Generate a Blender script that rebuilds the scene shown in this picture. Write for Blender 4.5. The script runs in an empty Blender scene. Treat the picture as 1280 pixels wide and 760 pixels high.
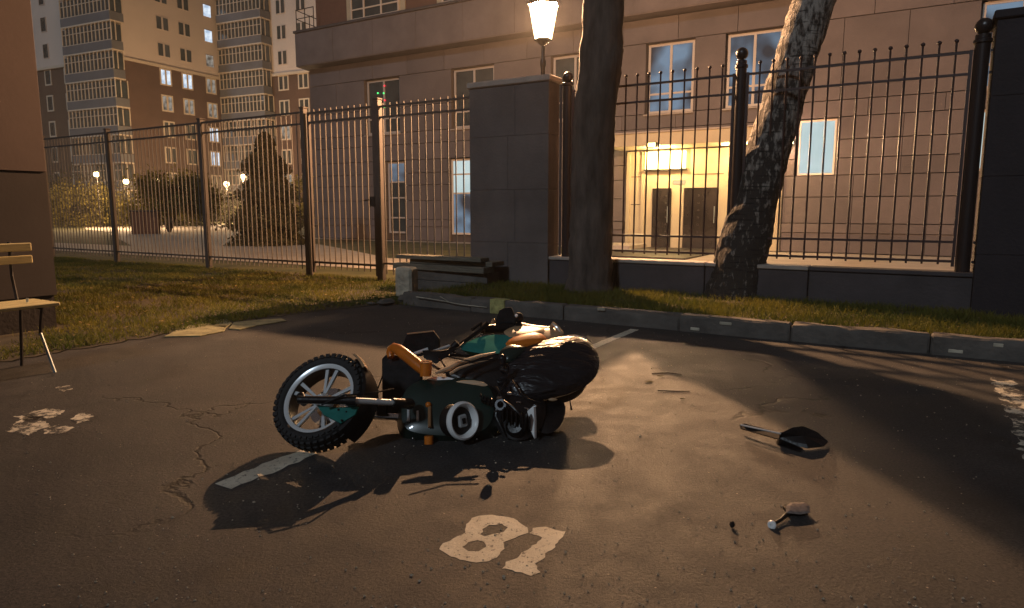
import bpy, bmesh, math, random
import numpy as np
from mathutils import Vector, Matrix, noise
from mathutils.geometry import tessellate_polygon
random.seed(7); np.random.seed(7)
sc = bpy.context.scene
COL = sc.collection
R_ = math.radians

# ------------------------------------------------------------ camera
CAM = Vector((0, 0, 1.2)); PITCH = R_(7.9); FPX = 850.0
cd = bpy.data.cameras.new("camera"); cam = bpy.data.objects.new("camera", cd); COL.objects.link(cam)
cam.location = CAM; cam.rotation_euler = (R_(90) - PITCH, 0, 0)
cd.sensor_width = 36; cd.lens = FPX / 1280 * 36; cd.clip_end = 2000; cd.clip_start = .05
sc.camera = cam
sc.render.resolution_x = 1024; sc.render.resolution_y = 608

# ------------------------------------------------------------ world, light, exposure
w = bpy.data.worlds.new("World"); sc.world = w; w.use_nodes = True
nt = w.node_tree; nt.nodes.clear()
out = nt.nodes.new('ShaderNodeOutputWorld')
sky = nt.nodes.new('ShaderNodeTexSky'); sky.sky_type = 'NISHITA'; sky.sun_disc = False
sky.sun_elevation = R_(-4); sky.sun_rotation = R_(250)
b1 = nt.nodes.new('ShaderNodeBackground'); b1.inputs[1].default_value = .05
nt.links.new(sky.outputs[0], b1.inputs[0])
b2 = nt.nodes.new('ShaderNodeBackground'); b2.inputs[0].default_value = (1.0, .72, .66, 1); b2.inputs[1].default_value = .044
ad = nt.nodes.new('ShaderNodeAddShader')
nt.links.new(b1.outputs[0], ad.inputs[0]); nt.links.new(b2.outputs[0], ad.inputs[1]); nt.links.new(ad.outputs[0], out.inputs[0])
# weak cool glow from the left, behind the camera
sl = bpy.data.lights.new("moon_glow", 'SUN'); so = bpy.data.objects.new("moon_glow", sl); COL.objects.link(so)
sl.energy = .70; sl.angle = R_(5); sl.color = (.74, .88, 1.0)
so.rotation_euler = Vector((.42, .72, -.55)).to_track_quat('-Z', 'Y').to_euler()
sc.view_settings.view_transform = 'Standard'; sc.view_settings.look = 'None'
sc.view_settings.exposure = 0; sc.view_settings.gamma = 1
sc.render.engine = 'CYCLES'; sc.cycles.use_denoising = True; sc.cycles.max_bounces = 5
sc.cycles.sample_clamp_indirect = 4

# ------------------------------------------------------------ frames of reference
GA = R_(59)
E1 = Vector((math.sin(GA), -math.cos(GA), 0)); E2 = Vector((math.cos(GA), math.sin(GA), 0)); RZ = -(R_(90) - GA)
def L(a, b, z=0): return E1 * a + E2 * b + Vector((0, 0, z))
FW = Vector((0, math.cos(PITCH), -math.sin(PITCH))); UP = Vector((0, math.sin(PITCH), math.cos(PITCH)))
def ray(u, v): return FW + Vector((1, 0, 0)) * ((u - 640) / FPX) + UP * ((380 - v) / FPX)
def G(u, v, z=0.0):
    d = ray(u, v); return CAM + d * ((z - 1.2) / d.z)
def at(u, v, Y):
    d = ray(u, v); return CAM + d * (Y / d.y)

# ------------------------------------------------------------ object helpers
def tag(o, label=None, cat=None, group=None, kind=None):
    if label: o['label'] = label
    if cat: o['category'] = cat
    if group: o['group'] = group
    if kind: o['kind'] = kind
    return o
def empty(name, loc=(0, 0, 0), rz=0, label=None, cat=None, group=None, kind=None):
    o = bpy.data.objects.new(name, None); COL.objects.link(o); o.location = loc; o.rotation_euler = (0, 0, rz)
    o.empty_display_size = .1
    return tag(o, label, cat, group, kind)
def inst(name, me, parent=None, loc=(0, 0, 0), rot=(0, 0, 0), scale=(1, 1, 1)):
    o = bpy.data.objects.new(name, me); COL.objects.link(o); o.parent = parent
    o.location = loc; o.rotation_euler = rot; o.scale = scale
    return o
def rot_to(d):
    return Vector(d).to_track_quat('Z', 'Y').to_matrix()
class MB:
    def __init__(s): s.v = []; s.f = []
    def add(s, vs, fs):
        n = len(s.v); s.v += [tuple(p) for p in vs]; s.f += [tuple(n + i for i in f) for f in fs]; return s
    def box(s, x0, x1, y0, y1, z0, z1, c=0.0):
        if c <= 0:
            return s.add([(x0,y0,z0),(x1,y0,z0),(x1,y1,z0),(x0,y1,z0),(x0,y0,z1),(x1,y0,z1),(x1,y1,z1),(x0,y1,z1)],
                  [(0,3,2,1),(4,5,6,7),(0,1,5,4),(1,2,6,5),(2,3,7,6),(3,0,4,7)])
        c = min(c, (x1-x0)*.4, (y1-y0)*.4, (z1-z0)*.4)
        bm = bmesh.new(); bmesh.ops.create_cube(bm, size=1)
        for q in bm.verts: q.co = Vector(((x0+x1)/2+q.co.x*(x1-x0), (y0+y1)/2+q.co.y*(y1-y0), (z0+z1)/2+q.co.z*(z1-z0)))
        bmesh.ops.bevel(bm, geom=bm.edges[:], offset=c, segments=1, affect='EDGES')
        return s.bm(bm)
    def bm(s, bm):
        bm.verts.index_update(); s.add([q.co[:] for q in bm.verts], [[q.index for q in f.verts] for f in bm.faces]); bm.free(); return s
    def tube(s, pts, rad, n=10, caps=True):
        pts = [Vector(p) for p in pts]; rad = rad if isinstance(rad, (list, tuple)) else [rad] * len(pts)
        base = len(s.v); prev = None
        for i, p in enumerate(pts):
            d = (pts[min(i+1, len(pts)-1)] - pts[max(i-1, 0)]).normalized()
            if prev is None:
                x = d.orthogonal().normalized()
            else:
                x = (prev - d * prev.dot(d)).normalized()
            prev = x; y = d.cross(x)
            for k in range(n):
                t = 2*math.pi*k/n; s.v.append(tuple(p + (x*math.cos(t) + y*math.sin(t)) * rad[i]))
        for i in range(len(pts)-1):
            for k in range(n):
                a = base+i*n+k; b = base+i*n+(k+1) % n; s.f.append((a, b, b+n, a+n))
        if caps:
            s.f.append(tuple(base+k for k in range(n))[::-1]); s.f.append(tuple(base+(len(pts)-1)*n+k for k in range(n)))
        return s
    def rev(s, prof, n=24, M=None, closed=False, arc=2*math.pi, a0=0):
        """profile [(r,z)] turned about z"""
        M = M or Matrix.Identity(4); base = len(s.v); full = abs(arc-2*math.pi) < 1e-6; m = n if full else n+1
        for k in range(m):
            t = a0+arc*k/n
            for r, z in prof: s.v.append(tuple(M @ Vector((r*math.cos(t), r*math.sin(t), z))))
        q = len(prof)
        for k in range(n):
            k2 = (k+1) % m
            for i in range(q if closed else q-1):
                j = (i+1) % q; s.f.append((base+k*q+i, base+k2*q+i, base+k2*q+j, base+k*q+j))
        return s
    def ball(s, c, r, n=10, sc3=(1, 1, 1)):
        pr = [(r*math.sin(math.pi*i/(n//2+1)), -r*math.cos(math.pi*i/(n//2+1))) for i in range(n//2+2)]
        M = Matrix.Translation(c) @ Matrix.Diagonal((*sc3, 1)); return s.rev(pr, n, M)
    def prism(s, poly, off):
        """closed 3D polygon pushed along off"""
        n = len(poly); off = Vector(off); poly = [Vector(p) for p in poly]; b = len(s.v)
        s.v += [tuple(p) for p in poly] + [tuple(p+off) for p in poly]
        for t in tessellate_polygon([poly]):
            s.f.append(tuple(b+i for i in t)); s.f.append(tuple(b+n+i for i in t[::-1]))
        for i in range(n): j = (i+1) % n; s.f.append((b+i, b+j, b+n+j, b+n+i))
        return s
    def pillow(s, poly, nrm, front, back, rings=5, p=2.2):
        """domed solid over a closed outline: bulges front along nrm, back against it"""
        poly = [Vector(q) for q in poly]; n = len(poly); nrm = Vector(nrm).normalized()
        c = sum(poly, Vector())/n; b = len(s.v)
        s.v += [tuple(q) for q in poly]; last = [b+i for i in range(n)]
        for h in (front, -back):
            prev = last
            for r in range(1, rings+1):
                t = 1-(r/(rings+.6)); hh = h*(1-t**p)**(1/p); cur = []
                for q in poly: cur.append(len(s.v)); s.v.append(tuple(c+(q-c)*t+nrm*hh))
                for i in range(n):
                    j = (i+1) % n; f = (prev[i], prev[j], cur[j], cur[i]); s.f.append(f if h > 0 else f[::-1])
                prev = cur
            k = len(s.v); s.v.append(tuple(c+nrm*h))
            for i in range(n):
                j = (i+1) % n; f = (prev[i], prev[j], k); s.f.append(f if h > 0 else f[::-1])
        return s
    def mesh(s, name, mat=None, smooth=False, fix=True):
        me = bpy.data.meshes.new(name); me.from_pydata(s.v, [], s.f)
        if fix:
            bm = bmesh.new(); bm.from_mesh(me); bmesh.ops.recalc_face_normals(bm, faces=bm.faces[:]); bm.to_mesh(me); bm.free()
        if mat: me.materials.append(mat)
        if smooth:
            for p in me.polygons: p.use_smooth = True
            try: me.set_sharp_from_angle(angle=R_(42))
            except Exception: pass
        me.update(); return me
    def obj(s, name, mat=None, parent=None, smooth=False, loc=(0, 0, 0), rz=0, bevel=0, seg=2):
        o = inst(name, s.mesh(name, mat, smooth), parent, loc, (0, 0, rz))
        if bevel:
            m = o.modifiers.new('bevel', 'BEVEL'); m.width = bevel; m.segments = seg; m.limit_method = 'ANGLE'; m.angle_limit = R_(38)
        return o
def rough(mb, cuts, amp, seed):
    bm = bmesh.new(); me = mb.mesh('tmp'); bm.from_mesh(me); bpy.data.meshes.remove(me)
    bmesh.ops.subdivide_edges(bm, edges=[e for e in bm.edges if e.calc_length() > .1], cuts=cuts, use_grid_fill=True)
    for q in bm.verts:
        k = noise.noise(q.co*9+Vector((seed, 0, 0))); k2 = noise.noise(q.co*3.3+Vector((0, seed, 0)))
        q.co += Vector((0, 1, 0))*amp*k + Vector((0, 0, 1))*amp*.8*k2
        if k > .28 and q.co.z > .12: q.co.z -= amp*1.6
    return MB().bm(bm)
def chaikin(pts, k=2):
    pts = [Vector(p) for p in pts]
    for _ in range(k):
        q = []
        for i in range(len(pts)):
            a, b = pts[i], pts[(i+1) % len(pts)]; q += [a.lerp(b, .25), a.lerp(b, .75)]
        pts = q
    return pts

# ------------------------------------------------------------ materials
def mat(name, col=(.5, .5, .5), rough=.6, metal=0, var=0, scale=6, bump=0, bscale=40, emit=None, es=0, coat=0, spec=.5, col2=None, detail=6, stretch=None, coords='Object', trans=0):
    m = bpy.data.materials.new(name); m.use_nodes = True; t = m.node_tree; p = t.nodes['Principled BSDF']
    p.inputs['Base Color'].default_value = (*col, 1); p.inputs['Roughness'].default_value = rough; p.inputs['Metallic'].default_value = metal
    p.inputs['Coat Weight'].default_value = coat; p.inputs['Specular IOR Level'].default_value = spec
    if trans: p.inputs['Transmission Weight'].default_value = trans
    if emit: p.inputs['Emission Color'].default_value = (*emit, 1); p.inputs['Emission Strength'].default_value = es
    if var or col2 or bump:
        tc = t.nodes.new('ShaderNodeTexCoord'); src = tc.outputs[coords]
        if stretch:
            mp = t.nodes.new('ShaderNodeMapping'); mp.inputs['Scale'].default_value = stretch; t.links.new(src, mp.inputs[0]); src = mp.outputs[0]
        if var or col2:
            n = t.nodes.new('ShaderNodeTexNoise'); n.inputs['Scale'].default_value = scale; n.inputs['Detail'].default_value = detail; n.inputs['Roughness'].default_value = .62
            t.links.new(src, n.inputs[0])
            r = t.nodes.new('ShaderNodeValToRGB'); r.color_ramp.elements[0].position = .32; r.color_ramp.elements[1].position = .68
            ca = tuple(c*(1-var) for c in col); cb = col2 or tuple(min(1, c*(1+var)) for c in col)
            r.color_ramp.elements[0].color = (*ca, 1); r.color_ramp.elements[1].color = (*cb, 1)
            t.links.new(n.outputs[0], r.inputs[0]); t.links.new(r.outputs[0], p.inputs['Base Color'])
        if bump:
            n2 = t.nodes.new('ShaderNodeTexNoise'); n2.inputs['Scale'].default_value = bscale; n2.inputs['Detail'].default_value = 5
            t.links.new(src, n2.inputs[0]); bu = t.nodes.new('ShaderNodeBump'); bu.inputs['Strength'].default_value = bump; bu.inputs['Distance'].default_value = .02
            t.links.new(n2.outputs[0], bu.inputs['Height']); t.links.new(bu.outputs[0], p.inputs['Normal'])
    return m
def emis(name, col, s):
    m = bpy.data.materials.new(name); m.use_nodes = True; t = m.node_tree; t.nodes.clear()
    o = t.nodes.new('ShaderNodeOutputMaterial'); e = t.nodes.new('ShaderNodeEmission'); e.inputs[0].default_value = (*col, 1); e.inputs[1].default_value = s
    t.links.new(e.outputs[0], o.inputs[0]); return m
def emis_var(name, c1, c2, s, scale=3):
    m = emis(name, c1, s); t = m.node_tree; e = [n for n in t.nodes if n.type == 'EMISSION'][0]
    tc = t.nodes.new('ShaderNodeTexCoord'); n = t.nodes.new('ShaderNodeTexNoise'); n.inputs['Scale'].default_value = scale
    r = t.nodes.new('ShaderNodeValToRGB'); r.color_ramp.elements[0].position = .38; r.color_ramp.elements[1].position = .6
    r.color_ramp.elements[0].color = (*c1, 1); r.color_ramp.elements[1].color = (*c2, 1)
    t.links.new(tc.outputs['Object'], n.inputs[0]); t.links.new(n.outputs[0], r.inputs[0]); t.links.new(r.outputs[0], e.inputs[0]); return m

def asphalt_mat(name, paint=False):
    m = bpy.data.materials.new(name); m.use_nodes = True; t = m.node_tree; p = t.nodes['Principled BSDF']; N = t.nodes.new; K = t.links.new
    tc = N('ShaderNodeTexCoord'); geo = N('ShaderNodeNewGeometry'); src = geo.outputs['Position']
    def noi(s, d=6, r=.6):
        n = N('ShaderNodeTexNoise'); n.inputs['Scale'].default_value = s; n.inputs['Detail'].default_value = d; n.inputs['Roughness'].default_value = r; K(src, n.inputs[0]); return n.outputs[0]
    def ramp(x, stops):
        r = N('ShaderNodeValToRGB'); e = r.color_ramp.elements
        while len(e) < len(stops): e.new(.5)
        for i, (q, c) in enumerate(stops): e[i].position = q; e[i].color = (*c, 1) if len(c) == 3 else c
        K(x, r.inputs[0]); return r.outputs[0]
    def mix(fac, a, b, mode='MIX'):
        x = N('ShaderNodeMix'); x.data_type = 'RGBA'; x.blend_type = mode
        if isinstance(fac, float): x.inputs[0].default_value = fac
        else: K(fac, x.inputs[0])
        for i, q in ((6, a), (7, b)):
            if isinstance(q, tuple): x.inputs[i].default_value = (*q, 1)
            else: K(q, x.inputs[i])
        return x.outputs[2]
    big = noi(.9, 5, .55); mid = noi(5, 7, .65); fine = noi(75, 5, .8)
    c = ramp(big, [(.34, (.034, .035, .037)), (.52, (.049, .047, .047)), (.70, (.074, .068, .063))])
    c = mix(.75, c, ramp(mid, [(.30, (.55, .55, .55)), (.5, (1, 1, 1)), (.72, (1.35, 1.3, 1.25))]), 'MULTIPLY')
    c = mix(.8, c, ramp(fine, [(.36, (.35, .35, .35)), (.5, (1, 1, 1)), (.66, (2.0, 1.9, 1.8))]), 'MULTIPLY')
    # pale aggregate stones showing in the worn surface
    vo = N('ShaderNodeTexVoronoi'); vo.inputs['Scale'].default_value = 26; K(src, vo.inputs[0])
    st = ramp(vo.outputs['Distance'], [(.07, (1, 1, 1)), (.12, (0, 0, 0))]); sel = ramp(vo.outputs['Color'], [(.80, (0, 0, 0)), (.84, (1, 1, 1))])
    stm = mix(1.0, st, sel, 'MULTIPLY'); c = mix(stm, c, (.34, .30, .24))
    # dark wet-looking oil patches
    oil = ramp(noi(1.7, 3, .5), [(.60, (0, 0, 0)), (.68, (1, 1, 1))]); c = mix(mix(1.0, oil, (.45, .45, .45), 'MULTIPLY'), c, (.03, .026, .024))
    # cracks
    wn = N('ShaderNodeTexNoise'); wn.inputs['Scale'].default_value = 2.2; wn.inputs['Detail'].default_value = 5; K(src, wn.inputs[0])
    va = N('ShaderNodeVectorMath'); va.operation = 'MULTIPLY_ADD'; K(wn.outputs['Color'], va.inputs[0]); va.inputs[1].default_value = (.9, .9, 0); K(src, va.inputs[2])
    vc = N('ShaderNodeTexVoronoi'); vc.feature = 'DISTANCE_TO_EDGE'; vc.inputs['Scale'].default_value = .55; K(va.outputs[0], vc.inputs[0])
    cr = ramp(vc.outputs['Distance'], [(.0, (1, 1, 1)), (.007, (0, 0, 0))]); crs = ramp(noi(.8, 2, .5), [(.50, (0, 0, 0)), (.56, (1, 1, 1))])
    crm = mix(1.0, cr, crs, 'MULTIPLY'); c = mix(crm, c, (.012, .010, .009))
    hgt = N('ShaderNodeMath'); hgt.operation = 'MULTIPLY_ADD'; K(fine, hgt.inputs[0]); hgt.inputs[1].default_value = .9; K(mid, hgt.inputs[2])
    bu = N('ShaderNodeBump'); bu.inputs['Strength'].default_value = .6; bu.inputs['Distance'].default_value = .010; K(hgt.outputs[0], bu.inputs['Height'])
    bu2 = N('ShaderNodeBump'); bu2.invert = True; bu2.inputs['Strength'].default_value = .5; bu2.inputs['Distance'].default_value = .012; K(crm, bu2.inputs['Height']); K(bu.outputs[0], bu2.inputs['Normal'])
    K(bu2.outputs[0], p.inputs['Normal']); K(c, p.inputs['Base Color'])
    ro = ramp(mid, [(.3, (.60, .60, .60)), (.7, (.80, .80, .80))]); K(ro, p.inputs['Roughness']); p.inputs['Specular IOR Level'].default_value = .28
    if paint:
        pc = mix(.9, (.68, .64, .55), ramp(mid, [(.3, (.62, .6, .55)), (.7, (1.15, 1.15, 1.1))]), 'MULTIPLY')
        chip = ramp(noi(paint, 9, .8), [(.56, (1, 1, 1)), (.61, (0, 0, 0))] if paint > 10 else [(.47, (1, 1, 1)), (.52, (0, 0, 0))])
        K(mix(chip, c, pc), p.inputs['Base Color'])
    return m

M = {}
M['asphalt'] = asphalt_mat('asphalt'); M['paint'] = asphalt_mat('worn_paint', paint=34.0); M['paint_old'] = asphalt_mat('old_paint', paint=7.0)
M['soil'] = mat('soil', (.050, .038, .022), .95, var=.45, scale=4, bump=.6, bscale=20)
M['yard'] = mat('yard_grass', (.045, .055, .018), .95, var=.5, scale=1.2, bump=.5, bscale=8, col2=(.085, .075, .025))
M['path'] = mat('path_paving', (.36, .31, .26), .85, var=.15, scale=2, bump=.2, bscale=12)
M['grass'] = mat('grass', (.080, .120, .012), .8, var=.35, scale=1.4, col2=(.20, .17, .026))
M['leaf_litter'] = mat('leaf_litter', (.20, .12, .03), .8, var=.5, scale=30, col2=(.30, .22, .07))
M['kerb'] = mat('kerb_concrete', (.10, .09, .08), .9, var=.3, scale=3, bump=.7, bscale=18, detail=9)
M['concrete'] = mat('concrete', (.22, .20, .17), .9, var=.35, scale=4, bump=.6, bscale=22)
M['edging'] = mat('edging_concrete', (.24, .22, .12), .95, var=.4, scale=7, bump=.6, bscale=22)
M['concrete_pale'] = mat('concrete_pale', (.40, .36, .28), .9, var=.35, scale=5, bump=.6, bscale=22)
M['lichen'] = mat('yellow_paint_worn', (.34, .32, .12), .9, var=.4, scale=18, bump=.4, bscale=40)
M['plaster_pier'] = mat('pier_stone', (.115, .095, .088), .85, var=.25, scale=1.2, bump=.35, bscale=30, detail=9)
M['dark_stone'] = mat('dark_stone', (.060, .050, .052), .8, var=.2, scale=3, bump=.35, bscale=30)
M['black_stone'] = mat('black_stone', (.018, .014, .018), .8, var=.2, scale=3, bump=.3, bscale=30)
M['coping'] = mat('coping', (.34, .29, .25), .8, var=.15, scale=5, bump=.3)
M['fence_brown'] = mat('fence_brown_paint', (.060, .046, .040), .6, var=.15, scale=6)
M['fence_bar'] = mat('fence_bar_paint', (.115, .098, .085), .6)
M['fence_black'] = mat('fence_black_paint', (.045, .020, .017), .5)
M['post_black'] = mat('post_black', (.03, .022, .022), .32, metal=.2, bump=.1, bscale=60)
M['clad'] = mat('cladding_stone', (.125, .102, .099), .75, var=.2, scale=.7, bump=.25, bscale=14, detail=9)
M['clad2'] = mat('cladding_stone_worn', (.112, .092, .090), .78, var=.22, scale=.6, bump=.25, bscale=14, detail=9)
M['joint'] = mat('joint_dark', (.08, .062, .055), .95)
M['brown_plaster'] = mat('brown_plaster', (.12, .058, .040), .9, var=.1, scale=4, bump=.2)
M['cornice'] = mat('cornice_stone', (.135, .112, .110), .8, var=.18, scale=1.1, bump=.25, bscale=10)
M['frame_white'] = mat('window_frame', (.62, .52, .42), .5)
M['frame_grey'] = mat('window_frame_grey', (.42, .37, .33), .5)
M['glass_dark'] = mat('glass_dark', (.035, .045, .05), .08, spec=.8, var=.4, scale=1.5)
M['glass_blue'] = emis_var('glass_blue_reflection', (.055, .05, .055), (.20, .29, .40), .8, .9)  # blue tone and grey-brown reflection painted in as emission
M['glass_cold'] = emis_var('glass_cold_lit', (.55, .70, .71), (.66, .80, .80), .85, 1)
M['glass_tower'] = emis_var('glass_tower_lit', (.42, .55, .72), (.9, 1.0, 1.1), 1.0, 1.2)
M['glass_tdim'] = emis_var('glass_tower_dim', (.10, .08, .06), (.5, .46, .4), .6, 1.5)
M['cream'] = mat('entrance_cream', (.42, .35, .24), .8, var=.08, scale=2, bump=.1)
M['warm_lit'] = emis('transom_lit', (1.0, .72, .26), 9.0)
M['spot_lit'] = emis('spot_lit', (1.0, .82, .45), 22)
M['door_dark'] = mat('door_glass_dark', (.022, .018, .018), .12, var=.5, scale=1.6, spec=.7)
M['tower_cream'] = mat('tower_cream', (.60, .50, .44), .9, var=.08, scale=.15, bump=.1)
M['tower_grey'] = mat('tower_grey', (.42, .37, .36), .9, var=.06, scale=.2)
M['tower_brown'] = mat('tower_brown_brick', (.10, .054, .038), .9, var=.15, scale=.5)
M['tower_panel'] = mat('balcony_panel', (.13, .13, .145), .6, var=.15, scale=.5)
M['tower_white'] = mat('tower_white_trim', (.58, .48, .38), .7)
M['wall_pink'] = mat('wall_pinkish', (.115, .085, .083), .85, var=.12, scale=.9, bump=.04, bscale=30)
M['wall_low'] = mat('wall_lower_panel', (.045, .038, .042), .85, var=.15, scale=1.1, bump=.04, bscale=30)
M['bark'] = mat('bark_smooth', (.078, .060, .050), .95, var=.55, scale=7, bump=1, bscale=22, detail=9, stretch=(1, 1, .22))
M['wood'] = mat('bench_wood', (.62, .52, .26), .6, var=.18, scale=9, stretch=(6, .6, 6), bump=.15)
M['old_wood'] = mat('old_plank', (.14, .125, .095), .9, var=.35, scale=6, stretch=(.6, 6, 6), bump=.5, bscale=20)
M['iron'] = mat('bench_iron', (.035, .03, .03), .5, metal=.4)
M['steel'] = mat('galvanised', (.40, .46, .48), .4, metal=.8)
M['conifer'] = mat('conifer_needles', (.085, .072, .030), .9, var=.55, scale=1.5)
M['leaf_y'] = mat('leaf_yellowing', (.16, .13, .025), .8, var=.55, scale=1.2)
M['leaf_d'] = mat('leaf_dark', (.060, .052, .020), .85, var=.5, scale=1.2)
M['lamp_metal'] = mat('lamp_metal', (.03, .026, .024), .4, metal=.5)

for k_ in ('leaf_y', 'leaf_d', 'conifer', 'grass'):
    t_ = M[k_].node_tree; p_ = t_.nodes['Principled BSDF']; tl = t_.nodes.new('ShaderNodeBsdfTranslucent'); mx_ = t_.nodes.new('ShaderNodeMixShader'); mx_.inputs[0].default_value = .4
    src_ = p_.inputs['Base Color'].links[0].from_socket; t_.links.new(src_, tl.inputs[0]); o_ = [n for n in t_.nodes if n.type == 'OUTPUT_MATERIAL'][0]
    t_.links.new(p_.outputs[0], mx_.inputs[1]); t_.links.new(tl.outputs[0], mx_.inputs[2]); t_.links.new(mx_.outputs[0], o_.inputs[0])
# birch bark: pale paper with black lenticels and dark rough base
def birch_mat():
    m = bpy.data.materials.new('birch_bark'); m.use_nodes = True; t = m.node_tree; p = t.nodes['Principled BSDF']; N = t.nodes.new; K = t.links.new
    tc = N('ShaderNodeTexCoord'); mp = N('ShaderNodeMapping'); mp.inputs['Scale'].default_value = (1, 1, .38); K(tc.outputs['Object'], mp.inputs[0])
    n = N('ShaderNodeTexNoise'); n.inputs['Scale'].default_value = 19; n.inputs['Detail'].default_value = 7; n.inputs['Roughness'].default_value = .62; K(mp.outputs[0], n.inputs[0])
    sp = N('ShaderNodeSeparateXYZ'); K(tc.outputs['Object'], sp.inputs[0])
    mr = N('ShaderNodeMapRange'); mr.inputs[1].default_value = .0; mr.inputs[2].default_value = 3.4; mr.inputs[3].default_value = -.09; mr.inputs[4].default_value = .09; K(sp.outputs[2], mr.inputs[0])
    ad = N('ShaderNodeMath'); K(n.outputs[0], ad.inputs[0]); K(mr.outputs[0], ad.inputs[1])
    r = N('ShaderNodeValToRGB'); e = r.color_ramp.elements; e[0].position = .49; e[0].color = (.026, .021, .018, 1); e[1].position = .66; e[1].color = (.34, .30, .26, 1)
    K(ad.outputs[0], r.inputs[0])
    mp2 = N('ShaderNodeMapping'); mp2.inputs['Scale'].default_value = (3, 3, 26); K(tc.outputs['Object'], mp2.inputs[0])
    n2 = N('ShaderNodeTexNoise'); n2.inputs['Scale'].default_value = 1.2; n2.inputs['Detail'].default_value = 3; K(mp2.outputs[0], n2.inputs[0])
    r2 = N('ShaderNodeValToRGB'); r2.color_ramp.elements[0].position = .34; r2.color_ramp.elements[0].color = (.1, .09, .08, 1); r2.color_ramp.elements[1].position = .44; K(n2.outputs[0], r2.inputs[0])
    mx = N('ShaderNodeMix'); mx.data_type = 'RGBA'; mx.blend_type = 'MULTIPLY'; mx.inputs[0].default_value = .9; K(r.outputs[0], mx.inputs[6]); K(r2.outputs[0], mx.inputs[7]); K(mx.outputs[2], p.inputs['Base Color'])
    bu = N('ShaderNodeBump'); bu.inputs['Strength'].default_value = 1; bu.inputs['Distance'].default_value = .04; K(ad.outputs[0], bu.inputs['Height']); K(bu.outputs[0], p.inputs['Normal'])
    p.inputs['Roughness'].default_value = .85; return m
M['birch'] = birch_mat()
# lantern glass: glowing frosted pane
def pane_mat():
    m = bpy.data.materials.new('lantern_glass'); m.use_nodes = True; t = m.node_tree; t.nodes.clear()
    o = t.nodes.new('ShaderNodeOutputMaterial'); e = t.nodes.new('ShaderNodeEmission'); e.inputs[0].default_value = (1, .74, .40, 1); e.inputs[1].default_value = 9
    tr = t.nodes.new('ShaderNodeBsdfTransparent'); mx = t.nodes.new('ShaderNodeMixShader'); mx.inputs[0].default_value = .45
    t.links.new(tr.outputs[0], mx.inputs[1]); t.links.new(e.outputs[0], mx.inputs[2]); t.links.new(mx.outputs[0], o.inputs[0]); return m
M['pane'] = pane_mat()

# ============================================================ GROUND
def sheet(name, poly, z, m, kind='structure', nsub=0):
    b = MB(); P = [Vector((p[0], p[1], z)) for p in poly]; b.v = [tuple(p) for p in P]
    b.f = [tuple(t) for t in tessellate_polygon([P])]
    me = b.mesh(name, m, fix=False)
    bm = bmesh.new(); bm.from_mesh(me)
    for f in bm.faces:
        if f.normal.z < 0: f.normal_flip()
    bm.to_mesh(me); bm.free()
    o = inst(name, me); o['kind'] = kind; return o
def ab(*pts): return [L(a, b) for a, b in pts]
sheet('ground', [(-170, -60), (110, -60), (110, 215), (-170, 215)], -.03, M['yard'])
# asphalt lot with a ragged lawn edge
edge = []
rr = random.Random(3)
b_ = 1.6
while b_ < 6.75:
    edge.append((-6.2 + .35*max(0, (b_-5.2)/1.5) + rr.uniform(-.06, .06), b_)); b_ += .09
sheet('asphalt_lot', ab((-30, -20), (14, -20), (14, 6.9), *[(a, b) for a, b in edge[::-1]], (-30, 1.5)), 0.0, M['asphalt'])
sheet('lawn', ab((-26, 1.55), *[(a-.02, b) for a, b in edge], (-5.55, 6.6), (-5.55, 9.0), (-26, 9.0)), .004, M['soil'])

# parking lines and the number 81
def strip(name, a0, a1, b0, b1, z, m, jag=.012, skip=()):
    n = int((b1-b0)/.05); mb = MB(); rows = []
    for i in range(n+1):
        b = b0+(b1-b0)*i/n; rows.append((len(mb.v), b)); mb.v += [tuple(L(a0+rr.uniform(-jag, jag), b, z)), tuple(L(a1+rr.uniform(-jag, jag), b, z))]
    for i in range(n): k = rows[i][0]; mb.f.append((k, k+1, k+3, k+2))
    o = inst(name, mb.mesh(name, m)); o['kind'] = 'structure'; return o
strip('parking_line', -2.61, -2.49, 1.78, 2.42, .0015, M['paint'])
strip('parking_line', -2.47, -2.38, 4.9, 6.45, .0015, M['paint'], .006)
strip('parking_line', .50, .63, 3.2, 5.9, .0015, M['paint_old'], .02)
def px_shape(name, loops, z, m, jag=.006):
    Ls = []
    for lp in loops:
        pts = []
        for i, (u, v) in enumerate(lp):
            p0 = G(u, v, z); p1 = G(*lp[(i+1) % len(lp)], z); n = max(1, int((p1-p0).length/.018))
            for k in range(n):
                q = p0.lerp(p1, k/n); pts.append(q+Vector((rr.uniform(-jag, jag), rr.uniform(-jag, jag), 0)))
        Ls.append(pts)
    mb = MB(); flat = [p for l in Ls for p in l]; mb.v = [tuple(p) for p in flat]; mb.f = [tuple(t) for t in tessellate_polygon(Ls)]
    me = mb.mesh(name, m); o = inst(name, me); o['kind'] = 'structure'; return o
Z8 = lambda pts: [(480+x/4.223, 580+y/4.222) for x, y in pts]
px_shape('parking_number', [Z8([(290,448),(318,418),(370,392),(425,362),(436,318),(470,284),(530,268),(600,272),(680,288),(740,318),(768,348),(740,375),(690,392),(625,408),(632,450),(600,492),(550,512),(490,519),(420,508),(350,488)]),
                            Z8([(512,372),(520,345),(560,322),(620,318),(655,336),(630,356),(575,368),(535,384)]),
                            Z8([(418,442),(445,415),(490,402),(528,412),(535,440),(500,458),(450,462)])], .0015, M['paint'])
px_shape('parking_number', [Z8([(765,368),(790,336),(850,334),(965,358),(930,402),(885,450),(800,528),(818,572),(775,586),(620,548),(645,518),(700,496),(770,440),(838,386)])], .0015, M['paint'])
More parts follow.
